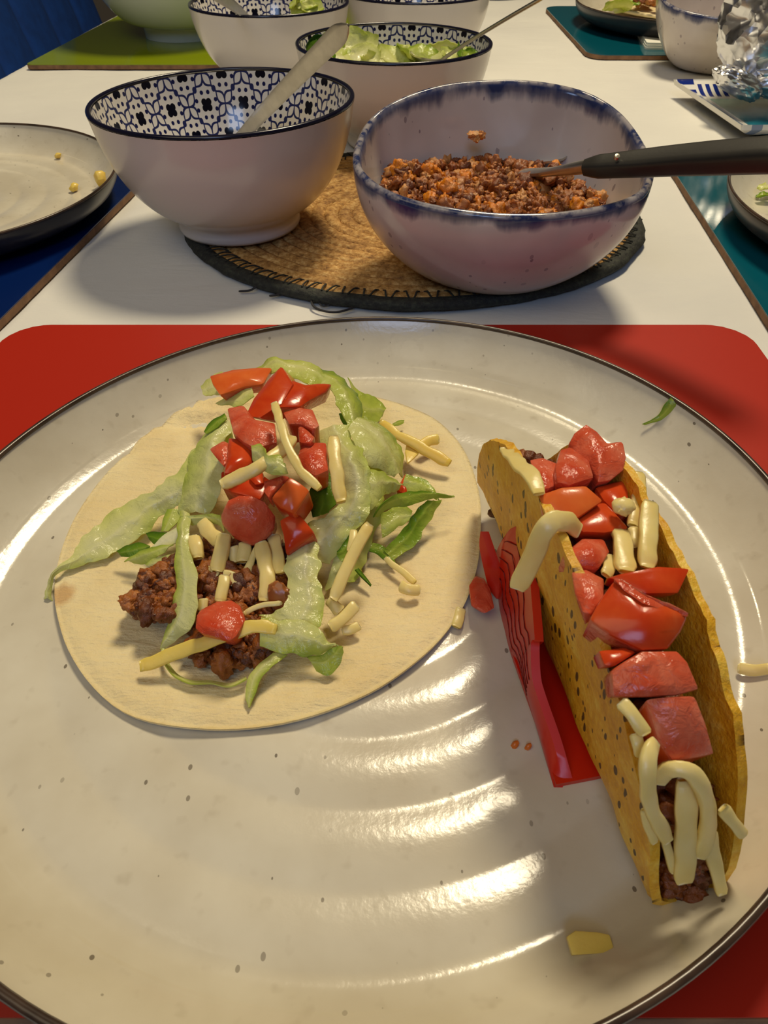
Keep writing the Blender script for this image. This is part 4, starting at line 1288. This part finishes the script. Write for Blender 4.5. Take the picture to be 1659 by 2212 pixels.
# cheese in the taco
sh('pale cheese shred hanging over the far left rim of the taco', z8([(270, 215, .0640), (340, 290, .0690), (410, 360, .0720), (455, 450, .0720)]), 36, .3)
sh('thick curled cheese shred drooping outside the left wall of the taco', z8([(660, 650, .0690), (600, 608, .0720), (530, 600, .0735), (470, 660, .0715), (430, 760, .0665), (385, 860, .0610), (340, 950, .0560)]), 46, .4)
sh('upright blocky cheese shred at the right wall of the taco', z8([(1030, 505, .0715), (1030, 620, .0705), (1025, 740, .0695), (1020, 845, .0680)]), 40, .5)
sh('cheese shred behind the blocky one at the right wall', z8([(970, 345, .0670), (980, 450, .0670), (965, 560, .0665), (945, 630, .066)]), 32, .5)
sh('cheese shred in the taco middle next to the jelly tomato', z8([(870, 640, .0665), (895, 740, .0675), (910, 870, .0670)]), 43, .5)
sh('short pale cheese shred behind the jelly tomato', z8([(810, 780, .0650), (820, 840, .066), (800, 890, .0660)]), 28, .5)
sh('curved cheese shred along the left inside the open end of the taco', z9([(1060, 545, .0600), (1030, 620, .0605), (1025, 760, .0570), (1045, 900, .0510), (1130, 1065, .0430)]), 36, .55)
sh('arched cheese shred at the open end of the taco', z9([(1085, 760, .0510), (1120, 700, .0545), (1180, 682, .0560), (1260, 710, .0555), (1320, 800, .0520), (1345, 920, .0460), (1330, 1050, .0395), (1300, 1150, .0345)]), 36, .6)
sh('widest flat cheese shred hanging in the middle of the open end', z9([(1225, 740, .0500), (1225, 900, .0450), (1225, 1100, .0365), (1215, 1285, .0285)]), 47, .45)
sh('pointed cheese shred right of the widest one at the open end', z9([(1350, 1000, .0400), (1370, 1150, .0330), (1415, 1345, .0250)]), 32, .5)
sh('short cheese shred poking past the right wall at the open end', z9([(1420, 890, .0480), (1470, 960, .0450), (1530, 1040, .0410)]), 29, .5)
sh('narrow cheese strand along the left wall at the open end', z9([(1005, 900, .0500), (1025, 990, .0465), (1060, 1075, .0430)]), 20, .6)
sh('half hidden pale cheese shred under the pink slab', z9([(880, 330, .0640), (950, 400, .0635), (1010, 510, .0610)]), 32, .5)
sh('small cheese lump left of the square tomato chunk', z9([(960, 500, .0600), (970, 560, .0590), (980, 620, .0570)]), 26, .6)
sh('thin dark-edged cheese strand behind the widest one', z9([(1110, 1050, .0370), (1140, 1150, .0330), (1165, 1230, .0300)]), 20, .6)
sh('small cheese stub low at the right of the blocky shred', z8([(945, 640, .066), (960, 700, .066), (965, 740, .065)]), 24, .6)

# ------------------------------------------------------------------ red taco holder
hz = .0112
hold = thing('taco_holder', 'red plastic taco stand with zigzag grooves left of the taco', 'taco holder', P(1215, 1690, hz).tolist())
HO = np.array(hold.location)
base_px = z8([(222, 820), (226, 900), (240, 1050), (270, 1180), (300, 1300)]) + z9([(340, 150), (430, 450), (485, 640), (528, 785)])
top_px = [q + (z,) for q, z in zip(z8([(262, 690), (300, 640), (345, 632), (385, 700), (400, 850), (410, 1000), (428, 1240)]) + z9([(408, 0), (412, 190), (440, 300), (520, 530), (585, 755)]), [.036, .043, .045, .043, .041, .039, .0355, .0355, .030, .0265, .0190, .0122])]
bw = cr([P(x, y, hz) for x, y in base_px], 44); tw_ = cr([P(*q) for q in top_px], 44)


def wall_solid(A, B, th, rows=8, bow=.0):
    n = len(A); V = []
    for layer in (0, 1):
        for i in range(n):
            for j in range(rows):
                k = j / (rows - 1); p = A[i] * (1 - k) + B[i] * k + np.array([-bow * math.sin(math.pi * k), 0, 0])
                V.append(p + np.array([th, 0, 0]) * layer)
    m = n * rows; F = grid_faces(n, rows, flip=True) + grid_faces(n, rows, off=m)
    for i in range(n - 1):
        a = i * rows; F.append((a, a + rows, a + rows + m, a + m)); b = a + rows - 1; F.append((b, b + m, b + rows + m, b + rows))
    for j in range(rows - 1):
        F.append((j, j + m, j + 1 + m, j + 1)); a = (n - 1) * rows + j; F.append((a, a + 1, a + 1 + m, a + m))
    return [p - HO for p in V], F


v, f = wall_solid(bw, tw_, .0022, bow=.0008); obj('side_wall', v, f, M_redplastic, hold, angle=40)
# zigzag grooves: raised dark lines
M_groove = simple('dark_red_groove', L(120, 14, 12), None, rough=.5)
for k in range(5):
    q = []
    for i in range(15):
        t = i / 14.0; idx = int(4 + t * 25)
        kk = .16 + .15 * k + (.055 if (i // 2) % 2 else 0)
        kk = min(kk, .95)
        p = bw[idx] * (1 - kk) + tw_[idx] * kk + np.array([-.0008 * math.sin(math.pi * kk) - .0001, 0, .0001]); q.append(p - HO)
    v, f = [], []
    parts = [sweep_geo([q[i], q[i + 1]], .00028, .00028, n=3, cs=4, power=2) for i in range(14)]
    v, f = merge(parts); obj('zigzag_groove', v, f, M_groove, hold, angle=None)
# floor of the holder
fl = [P(x, y, hz)[:2] - HO[:2] for x, y in (z8([(225, 900), (300, 1300)]) + z9([(430, 450), (535, 785), (740, 745)]) + [(1480, 1640), (1330, 1150)])]
v, f = slab_poly([tuple(p) for p in fl], 0, .0016); obj('base_plate', v, f, M_redplastic, hold, smooth=False)
# far prong
pa = cr([P(*q) for q in z8([(141, 655, .034), (136, 740, .028), (165, 880, .019), (185, 960, .0130)])], 14); pb = cr([P(*q) for q in z8([(149, 656, .034), (188, 770, .027), (222, 880, .019), (226, 1010, .0112)])], 14)
v, f = wall_solid(pa, pb, .0020, rows=5); obj('prong', v, f, M_redplastic, hold, angle=40)
# opposite low wall behind the shell
v, f = merge([box_geo(.0, .0018, 0, .05, 0, .012)]); v = [(x + (P(1490, 1560, hz) - HO)[0] - .0 + y * -.12, y + (P(1490, 1640, hz) - HO)[1], z) for x, y, z in v]
obj('side_wall', v, f, M_redplastic, hold, smooth=False)

# ------------------------------------------------------------------ meat in the speckled bowl
rn = random.Random(3); cs_, ra_, ti_ = [], [], []
cenw = RIMC.mean(axis=0)
while len(cs_) < 1500:
    a = rn.uniform(0, 6.283); rr_ = math.sqrt(rn.uniform(0, 1))
    x = .055 + .0595 * rr_ * math.cos(a); y = .392 + .052 * rr_ * math.sin(a)
    hgt = .0490 + .0045 * nz3((x, y, 0), 45) + .008 * math.exp(-((x - .012) ** 2 + (y - .405) ** 2) / .0004) + .004 * math.exp(-((x - .085) ** 2 + (y - .410) ** 2) / .0002) - .0050 * max(0, (.38 - y) / .03) * 0
    hgt -= .006 * rr_ ** 6
    z = hgt - rn.uniform(0, .006)
    big = rn.random() < .25
    cs_.append(np.array([x, y, z])); ra_.append(rn.uniform(.0024, .0042) if big else rn.uniform(.0011, .0024))
    ti_.append(rn.choice([.95, .9]) if rn.random() < .15 else rn.uniform(.15, .75))
v, f, tt = blobs(cs_, ra_, ti_, rn)
# bulk below the crumbs
v2, f2 = lathe([(.0003, .0445), (.030, .0445), (.048, .041), (.046, .034), (.040, .024), (.0003, .020)], 40)
v2 = [(x + .056, y * .93 + .396, z) for x, y, z in v2]; k = len(v)
v += v2; f += [tuple(i + k for i in q) for q in f2]; tt += [.15] * len(v2)
tag(obj('ground_meat', v, f, M_meat, tint=tt, angle=None), 'crumbly orange-brown ground meat in the speckled bowl', 'ground meat', kind='stuff')
v, f, tt = blobs([P(1022, 292, .0640), P(1040, 292, .0642), P(1030, 300, .0625)], [.0026, .0022, .0022], [.8, .85, .8], random.Random(2)); tag(obj('meat_crumb', v, f, M_meat, tint=tt), 'single orange meat crumb stuck high on the bowl wall', 'meat crumb')

# serving spoon with black handle
sp = thing('serving_spoon', 'black-handled steel serving spoon lying across the meat bowl', 'spoon', P(1290, 350, .078).tolist()); SO = np.array(sp.location)
A0, A1, A2, A3 = P(1262, 362, .0700), P(1330, 357, .0735), P(1480, 345, .0815), P(1720, 331, .094)
v, f = sweep_geo([A0 - SO, A1 - SO, A2 - SO, A3 - SO], lambda t: .0085 + .0055 * min(1, t * 1.6), lambda t: .0080 + .0030 * t, n=40, cs=16, power=4, up=(0, -.5, .86)); obj('handle', v, f, M_black, sp, angle=40)
v, f = sweep_geo([P(1120, 372, .0480) - SO, P(1180, 372, .0560) - SO, P(1225, 366, .0640) - SO, P(1290, 356, .0722) - SO], lambda t: .0075 - .001 * t, lambda t: .0022 + .0040 * t, n=24, cs=10, power=3, up=(0, -.5, .86)); obj('steel_neck', v, f, M_steel, sp, angle=50)
v, f = lathe([(.0002, .0006), (.0011, .0005), (.0013, 0), (.0013, -.001), (.0002, -.001)], 16)
q0 = P(1333, 338, .0735 + .0052) - SO; nrm_ = Vector((0, -.55, .84)).to_track_quat('Z', 'Y').to_matrix()
v = [tuple(np.array(nrm_ @ Vector(p)) + q0) for p in v]; obj('rivet', v, f, M_steel, sp)
# spoon bowl: shallow dish half sunk in the meat
V = []; nU, nV = 20, 10; ctr = P(1135, 366, .0415) - SO
for i in range(nU):
    for j in range(nV):
        a = 2 * math.pi * i / nU; r = j / (nV - 1)
        V.append((ctr[0] + .024 * r * math.cos(a), ctr[1] + .017 * r * math.sin(a) + .004, ctr[2] + .008 * r * r))
F = grid_faces(nU, nV, True, False); n = len(V); V += [(x, y, z - .0012) for x, y, z in V]; F += [tuple(i + n for i in q[::-1]) for q in F[:]]
for i in range(nU):
    a = i * nV + nV - 1; b = ((i + 1) % nU) * nV + nV - 1; F.append((a, a + n, b + n, b))
obj('spoon_bowl', V, F, M_steel, sp, angle=60)

# ------------------------------------------------------------------ spoons in the patterned bowls


def flat_spoon(label, pa, pb, w0, w1, t=.0016, up=(0, -.45, .9), name='table_spoon', bowl=True, group=None):
    pa, pb = np.array(pa), np.array(pb); tt = thing(name, label, 'spoon', pa.tolist(), 0, group)
    d = pb - pa
    v, f = sweep_geo([d * 0, d * .35 + np.array([0, 0, .0010]), d * .7 + np.array([0, 0, .0008]), d], lambda k: (w0 + (w1 - w0) * k ** .8) * (1 if k < .93 else math.sqrt(max(.05, 1 - ((k - .93) / .07) ** 2))), lambda k: t, n=50, cs=12, power=3.5, up=up)
    obj('handle', v, f, M_steel, tt, angle=50)
    if bowl:
        dn = d / np.linalg.norm(d); V = []
        e1 = np.array([dn[0], dn[1], 0]); e1 /= np.linalg.norm(e1); e2 = np.array([-e1[1], e1[0], 0])
        for i in range(20):
            for j in range(8):
                a = 2 * math.pi * i / 20; r = j / 7
                V.append(-e1 * .016 * 1 + e1 * .019 * r * math.cos(a) + e2 * .012 * r * math.sin(a) + np.array([0, 0, .005 * r * r - .003 - .0 * r]))
        F = grid_faces(20, 8, True, False); n = len(V); V += [p - np.array([0, 0, .001]) for p in V]; F += [tuple(i + n for i in q[::-1]) for q in F[:]]
        for i in range(20):
            a = i * 8 + 7; b = ((i + 1) % 20) * 8 + 7; F.append((a, a + n, b + n, b))
        obj('spoon_bowl', V, F, M_steel, tt, angle=60)
    return tt


flat_spoon('flat steel spoon handle leaning out of the front left patterned bowl', P(498, 322, .0300), P(752, 54, .1130), .0066, .0108, up=(.05, -.45, .1))
flat_spoon('thin steel spoon handle rising out of the lettuce bowl', P(950, 132, .058), P(1182, -10, .112), .0030, .0042, .0026)
flat_spoon('steel spoon handle inside the bowl beside the green placemat', P(545, 46, .045), P(455, -22, .105), .0080, .0100, up=(0, -.9, .2))
flat_spoon('steel utensil handle in the speckled bowl at top right', P(1632, 22, .052), P(1590, -12, .080), .0040, .0060)

# ------------------------------------------------------------------ chopped lettuce in bowls


def random_leaf(label, c, size, seed, tint, tilt=None, group=None):
    rn_ = random.Random(seed); nu, nv = 14, 10
    yaw = rn_.uniform(0, 6.28); tl = rn_.uniform(.2, 1.2) if tilt is None else tilt; curl = rn_.uniform(-1.2, 1.2); asp = rn_.uniform(.5, .9)
    Rm = np.array((Matrix.Rotation(yaw, 3, 'Z') @ Matrix.Rotation(tl, 3, 'X')))
    V, T = [], []
    for i in range(nu):
        for j in range(nv):
            u, v_ = i / (nu - 1) - .5, j / (nv - 1) - .5
            wdt = asp * (1 - .5 * (abs(u) * 2) ** 2)
            a = curl * u
            p = np.array([u, v_ * wdt, curl * u * u * .6 + .25 * v_ * v_])
            p = p * size + size * .10 * np.array([0, 0, noise.noise(Vector((u * 3 + seed, v_ * 3, 0))) + .5 * noise.noise(Vector((u * 8 + seed, v_ * 8, 0)))])
            V.append(Rm @ p + np.array(c)); T.append(tint + .25 * (abs(v_) * 2) ** 2 + .1 * u)
    F = grid_faces(nu, nv); n = len(V); V2 = [p - np.array([0, 0, .0006]) for p in V]; F2 = [tuple(i + n for i in q[::-1]) for q in F]
    o_ = obj('lettuce_piece', V + V2, F + F2, M_lettuce, tint=T + T, angle=None)
    return tag(o_, label, 'lettuce', group)


LB = 'chopped lettuce pieces in the patterned bowl'
spec = [  # px, py, z, size, tint, tilt
    (680, 120, .0640, .026, .70, .9), (662, 105, .0650, .022, .8, 1.2), (720, 112, .062, .030, .35, .6), (745, 95, .0640, .034, .22, .8), (770, 105, .062, .034, .2, .5), (780, 122, .060, .030, .1, .4),
    (805, 125, .058, .028, .15, .4), (735, 128, .060, .030, .15, .3), (850, 126, .056, .030, .25, .5), (880, 118, .057, .030, .38, .7), (905, 122, .057, .028, .42, .6), (930, 128, .056, .026, .2, .4),
    (960, 112, .058, .026, .15, .9), (985, 122, .057, .024, .3, .5), (1005, 115, .060, .024, .66, .8), (1020, 118, .061, .018, .6, .7), (860, 100, .050, .034, .2, .3), (800, 100, .050, .034, .25, .3), (940, 100, .050, .034, .3, .3), (700, 95, .052, .032, .4, .4)]
LBL = ['mid green leaf at the left end of the lettuce bowl', 'dark green leaf against the left rim of the lettuce bowl', 'light green piece just right of the dark leaves in the lettuce bowl', 'tall pale leaf behind the spoon handle in the lettuce bowl', 'tall yellowish leaf right of the spoon handle tip in the lettuce bowl',
       'pale leaf in front of the tall yellowish one in the lettuce bowl', 'pale piece at the front rim left of the middle of the lettuce bowl', 'pale flat piece low behind the spoon handle in the lettuce bowl', 'light piece at the front rim in the middle of the lettuce bowl', 'green-edged leaf in the middle of the lettuce bowl',
       'greenest leaf right of the middle of the lettuce bowl', 'pale leaf at the front rim where the thin handle enters the lettuce', 'white leaf behind the thin handle in the lettuce bowl', 'pale piece under the thin handle in the lettuce bowl', 'bright green leaf at the right rim of the lettuce bowl',
       'small green leaf at the far right rim of the lettuce bowl', 'pale leaf lying low at the back middle of the lettuce bowl', 'pale leaf lying low at the back left of the lettuce bowl', 'pale leaf lying low at the back right of the lettuce bowl', 'green leaf lying low at the back left of the lettuce bowl']
for i, (x, y, z, s_, t_, tl) in enumerate(spec):
    c_ = P(x, y, z)
    dxy = c_[:2] - np.array([.0073, .640]); l_ = np.hypot(*dxy); mx = .056
    if l_ > mx: c_[:2] = np.array([.0073, .640]) + dxy * mx / l_
    random_leaf(LBL[i], c_, s_, 100 + i, t_, tl, LB)
for i, (x, y) in enumerate([(652, 8), (662, 2), (640, 0), (672, 12)]):
    random_leaf(['largest lettuce scrap in the bowl beside the green placemat', 'rear lettuce scrap in the bowl beside the green placemat', 'left lettuce scrap in the bowl beside the green placemat', 'right lettuce scrap in the bowl beside the green placemat'][i], PYf(x, y + 6, .835), .022, 200 + i, .35, .8, 'lettuce scraps in the back left bowl')
random_leaf('green lettuce bit clinging outside the rim of the lettuce bowl', P(999, 132, .066), .008, 301, .8, 1.2)

# ------------------------------------------------------------------ far right plate contents
ftort = [P(1318, 12, .0240), P(1360, 24, .0220), P(1425, 34, .0205), P(1480, 30, .0200), P(1500, 0, .020), P(1450, -30, .022), P(1370, -28, .024), P(1325, -8, .025)]
pol = closed_cr(ftort, 40); cen_ = pol.mean(axis=0); V = []; rg = 8
for p in pol:
    for j in range(rg): V.append(cen_ + (p - cen_) * j / (rg - 1) + np.array([0, 0, .0015 * nz3(p * j, 30)]))
n = len(V); F = grid_faces(40, rg, True, False, flip=True); V += [p - np.array([0, 0, .0028]) for p in V]; F += [tuple(i + n for i in q[::-1]) for q in F[:]]
for i in range(40):
    a = i * rg + rg - 1; b = ((i + 1) % 40) * rg + rg - 1; F.append((a, a + n, b + n, b))
tag(obj('tortilla', V, F, M_tortilla, angle=None), 'half eaten soft tortilla on the plate at the top right', 'tortilla')
meat_patch('ground meat on the tortilla at the top right', [(1375, 2), (1425, 8), (1430, -25), (1380, -25)], lambda x, y, rn: .027 + rn.uniform(0, .008), 50, (.003, .006), 31, tintr=(.3, .95))
random_leaf('pale lettuce piece at the left of the far plate', P(1335, 14, .030), .034, 401, .3, .5)
random_leaf('light lettuce piece hanging at the front of the far tortilla', P(1342, 20, .026), .022, 404, .15, .7)
random_leaf('green lettuce piece on the far tortilla beside the meat', P(1366, -2, .034), .026, 402, .6, .6)
random_leaf('yellow-green lettuce piece behind the meat on the far tortilla', P(1390, -10, .036), .026, 403, .45, .4)

# folded napkin
nk = [P(1374, 70, .006)[:2], P(1394, 104, .006)[:2], P(1475, 106, .006)[:2], P(1470, 72, .006)[:2]]
parts_ = thing('paper_napkin', 'folded white paper napkin on the farther teal placemat', 'napkin', (nk[0][0], nk[0][1], .0047)); NO = np.array([nk[0][0], nk[0][1]])
for lay, (dz, k) in enumerate(((0, 1.0), (.0022, .985), (.0044, .965))):
    c_ = np.mean(nk, axis=0); pol = round_poly([tuple(c_ + (q - c_) * k - NO) for q in nk], .003, 4)
    v, f = slab_poly(pol, dz, dz + .0019); obj('napkin_layer', v, f, M_napkin, parts_, smooth=False)

# ------------------------------------------------------------------ square plate with stripes, foil bundle
q_fl, q_nl = P(1455, 172, .014)[:2], P(1601, 271, .014)[:2]
ux = np.array([.158, .004]); sq = [q_nl, q_nl + ux, q_fl + ux, q_fl]
dish = thing('square_plate', 'small square plate with blue dashes and teal centre under the foil', 'plate', (float(np.mean([p[0] for p in sq])), float(np.mean([p[1] for p in sq])), .0004)); DO = np.array(dish.location)
Np = 64; V = []; CU = []
for i in range(Np + 1):
    for j in range(Np + 1):
        a, b = i / Np, j / Np
        p = (sq[0] * (1 - a) + sq[1] * a) * (1 - b) + (sq[3] * (1 - a) + sq[2] * a) * b
        e = min(a, 1 - a, b, 1 - b)
        z = .0045 + .0095 * max(0, 1 - e / .16) ** 1.6
        V.append((p[0] - DO[0], p[1] - DO[1], z)); CU.append((a, b))
F = grid_faces(Np + 1, Np + 1, flip=False); n = len(V)
V += [(x * .985, y * .985, max(0, z - .0042)) for x, y, z in V]; F += [tuple(i + n for i in q[::-1]) for q in F[:]]
for i in range(Np):
    m_ = Np + 1
    for a, b in (((i) * m_, (i + 1) * m_), ((i + 1) * m_ + Np, i * m_ + Np), (i + 1, i), (Np * m_ + i, Np * m_ + i + 1)): F.append((a, b, b + n, a + n))
m = NT('white_glaze_with_blue_dashes')
uv = m.n('ShaderNodeUVMap'); uv.uv_map = 'print'; sep = m.n('ShaderNodeSeparateXYZ'); m.put(sep.inputs[0], uv.outputs[0]); a, b = sep.outputs[0], sep.outputs[1]
fr = m.math('FRACT', m.math('MULTIPLY_ADD', a, 22.0, .1))
dash = m.math('MULTIPLY', m.math('MULTIPLY', m.math('LESS_THAN', fr, .55), m.math('GREATER_THAN', b, .845)), m.math('MULTIPLY', m.math('LESS_THAN', b, .965), m.math('GREATER_THAN', a, .13)))
l1 = m.math('MULTIPLY', m.math('MULTIPLY', m.math('GREATER_THAN', m.math('FRACT', m.math('MULTIPLY', b, 13)), .5), m.math('GREATER_THAN', b, .85)), m.math('MULTIPLY', m.math('LESS_THAN', a, .115), m.math('GREATER_THAN', a, .02)))
dash = m.math('MAXIMUM', dash, l1)
inner = m.math('MULTIPLY', m.math('MULTIPLY', m.math('GREATER_THAN', a, .15), m.math('LESS_THAN', a, .85)), m.math('MULTIPLY', m.math('LESS_THAN', b, .80), m.math('GREATER_THAN', b, .07)))
line = m.math('MULTIPLY', m.math('MULTIPLY', m.math('GREATER_THAN', a, .055), m.math('LESS_THAN', a, .11)), m.math('LESS_THAN', b, .83))
col = m.mix(dash, L(230, 228, 220), L(22, 44, 128))
col = m.mix(line, col, L(120, 138, 168))
teal = m.mix(m.ramp(m.math('ADD', b, m.math('MULTIPLY', m.noise(40, 3), .3)), [(.45, 0.0), (.95, 1.0)]), L(30, 112, 134), L(140, 190, 172))
col = m.mix(inner, col, teal)
m.set(color=col, rough=.15)
obj('dish', V, F, m.m, dish, uvs=CU + CU, angle=60)

fo = thing('foil_bundle', 'crumpled aluminium foil bundle on the square plate', 'foil', (.365, .735, .012)); FO = np.array(fo.location)


def crumple(name, c, rad, shape, seed, sub=5):
    V0, F0 = ico(sub); V = []
    for p in V0:
        r = 1 + .14 * noise.noise(Vector(p * 1.5 + seed * np.ones(3)))
        for k, (sc_, am) in enumerate(((2.0, .22), (4.3, .10), (9.0, .03))):
            r -= am * (abs(noise.noise(Vector(p * sc_ + (seed + k * 3) * np.ones(3)))) - .2)
        V.append(shape(p) * np.array(rad) * r + np.array(c) - FO)
    return obj(name, V, F0, M_foil, fo, angle=28)


def pinch(p):
    q = np.array(p)
    if p[2] < 0: k = -p[2]; q[0] = q[0] * (1 - .35 * k) - .22 * k; q[1] = q[1] * (1 - .3 * k) - .2 * k
    return q


crumple('foil_wrap', (.349, .735, .064), (.066, .052, .050), pinch, 1.3, 5)
ta, tb = P(1562, 165, .036), P(1600, 226, .0135); td = tb - ta
crumple('twisted_end', (ta + tb) / 2 + np.array([.006, .006, .004]), (1, 1, 1), lambda p: np.array([p[0] * .019 * (1 - .35 * max(0, -p[2])), p[1] * .016, 0]) - td * .62 * p[2], 6.1, 5)
crumple('side_fold', P(1650, 175, .030) + np.array([.022, .012, 0]), (.034, .020, .016), lambda p: np.array(p), 9.4, 5)

# blue taco holder on the right plate
bh = thing('taco_holder', 'bright blue plastic taco stand on the plate at the right edge', 'taco holder', (.335, .455, .0115)); BO = np.array(bh.location)
for sgn in (-1, 1):
    Vw = []
    A = [np.array([sgn * .014 - sgn * .004, y, .0]) for y in np.linspace(-.045, .045, 16)]
    B = [np.array([sgn * .026, y, .058 - .030 * (abs(y) / .045) ** 2]) for y in np.linspace(-.045, .045, 16)]
    HO_s = HO.copy(); HO[:] = 0
    v, f = wall_solid(A, B, .0022, 5); HO[:] = HO_s
    obj('side_wall', v, f, M_blueplastic, bh, angle=40)
v, f = box_geo(-.012, .012, -.045, .045, 0, .002); obj('base_plate', v, f, M_blueplastic, bh, smooth=False)
random_leaf('pale lettuce scrap on the plate at the right edge', P(1652, 405, .016), .014, 501, .2, .2)
random_leaf('green lettuce shred on the plate at the right edge', P(1657, 420, .0155), .012, 502, .55, .1)
# crumbs on the left plate
for i, (x, y, s_) in enumerate([(217, 385, .0042), (160, 405, .0030), (125, 336, .0022)]):
    v, f, t = blobs([P(x, y, .0165 if i == 0 else .0125)], [s_], [.5], random.Random(60 + i), 2, .4)
    tag(obj('cheese_crumb', v, f, M_yellow), ['largest cheese crumb at the right rim of the left plate', 'middle cheese crumb on the left plate', 'tiny cheese crumb farthest back on the left plate'][i], 'cheese')
# dark dish at the top edge
v, f = lathe([(.0003, .006), (.040, .007), (.052, .016), (.054, .016), (.050, .006), (.036, .0), (.0003, .0)], 48)
q_ = P(1078, -4, .002); v = [(x + q_[0], y + q_[1] + .048, z + .0005) for x, y, z in v]
tag(obj('saucer', v, f, M_darkmetal), 'small black dish just showing at the top edge of the photo', 'dish')

# ------------------------------------------------------------------ blue chair
chd = thing('velvet_chair', 'deep blue velvet chair with vertical channels at the far left of the table', 'chair', (-.70, 1.50, FZ)); CO = np.array(chd.location)
NCH = 7; W_ = .98
back = bpy.data.objects.new('backrest', None)
Vb, Fb = box_geo(-.05, .0, -W_ / 2, W_ / 2, .42, 1.02)
lean = math.tan(R(13))
Vb = [(x - (z - .42) * lean + .10, y, z) for x, y, z in Vb]
back = obj('backrest', Vb, Fb, M_velvet, chd, smooth=False)
for i in range(NCH):
    y0 = -W_ / 2 + W_ * i / NCH; wd = W_ / NCH; V = []
    zs = np.linspace(.42, 1.02, 12); na = 10
    for z in zs:
        for k in range(na):
            a = math.pi * k / (na - 1)
            V.append((0.100 + .016 * math.sin(a) ** .7 - (z - .42) * lean, y0 + wd / 2 - wd / 2 * math.cos(a), z))
    F = grid_faces(12, na, flip=True); F.append(tuple(range(na))); F.append(tuple(range(11 * na, 12 * na))[::-1])
    obj('channel', V, F, M_velvet, back, angle=70)
v, f = box_geo(.08, .42, -W_ / 2, W_ / 2, .34, .46); obj('seat', v, f, M_velvet, chd, smooth=False)
for x in (.10, .40):
    for y in (-.3, .3):
        v, f = box_geo(x - .015, x + .015, y - .015, y + .015, 0, .34); obj('leg', v, f, M_darkmetal, chd, smooth=False)
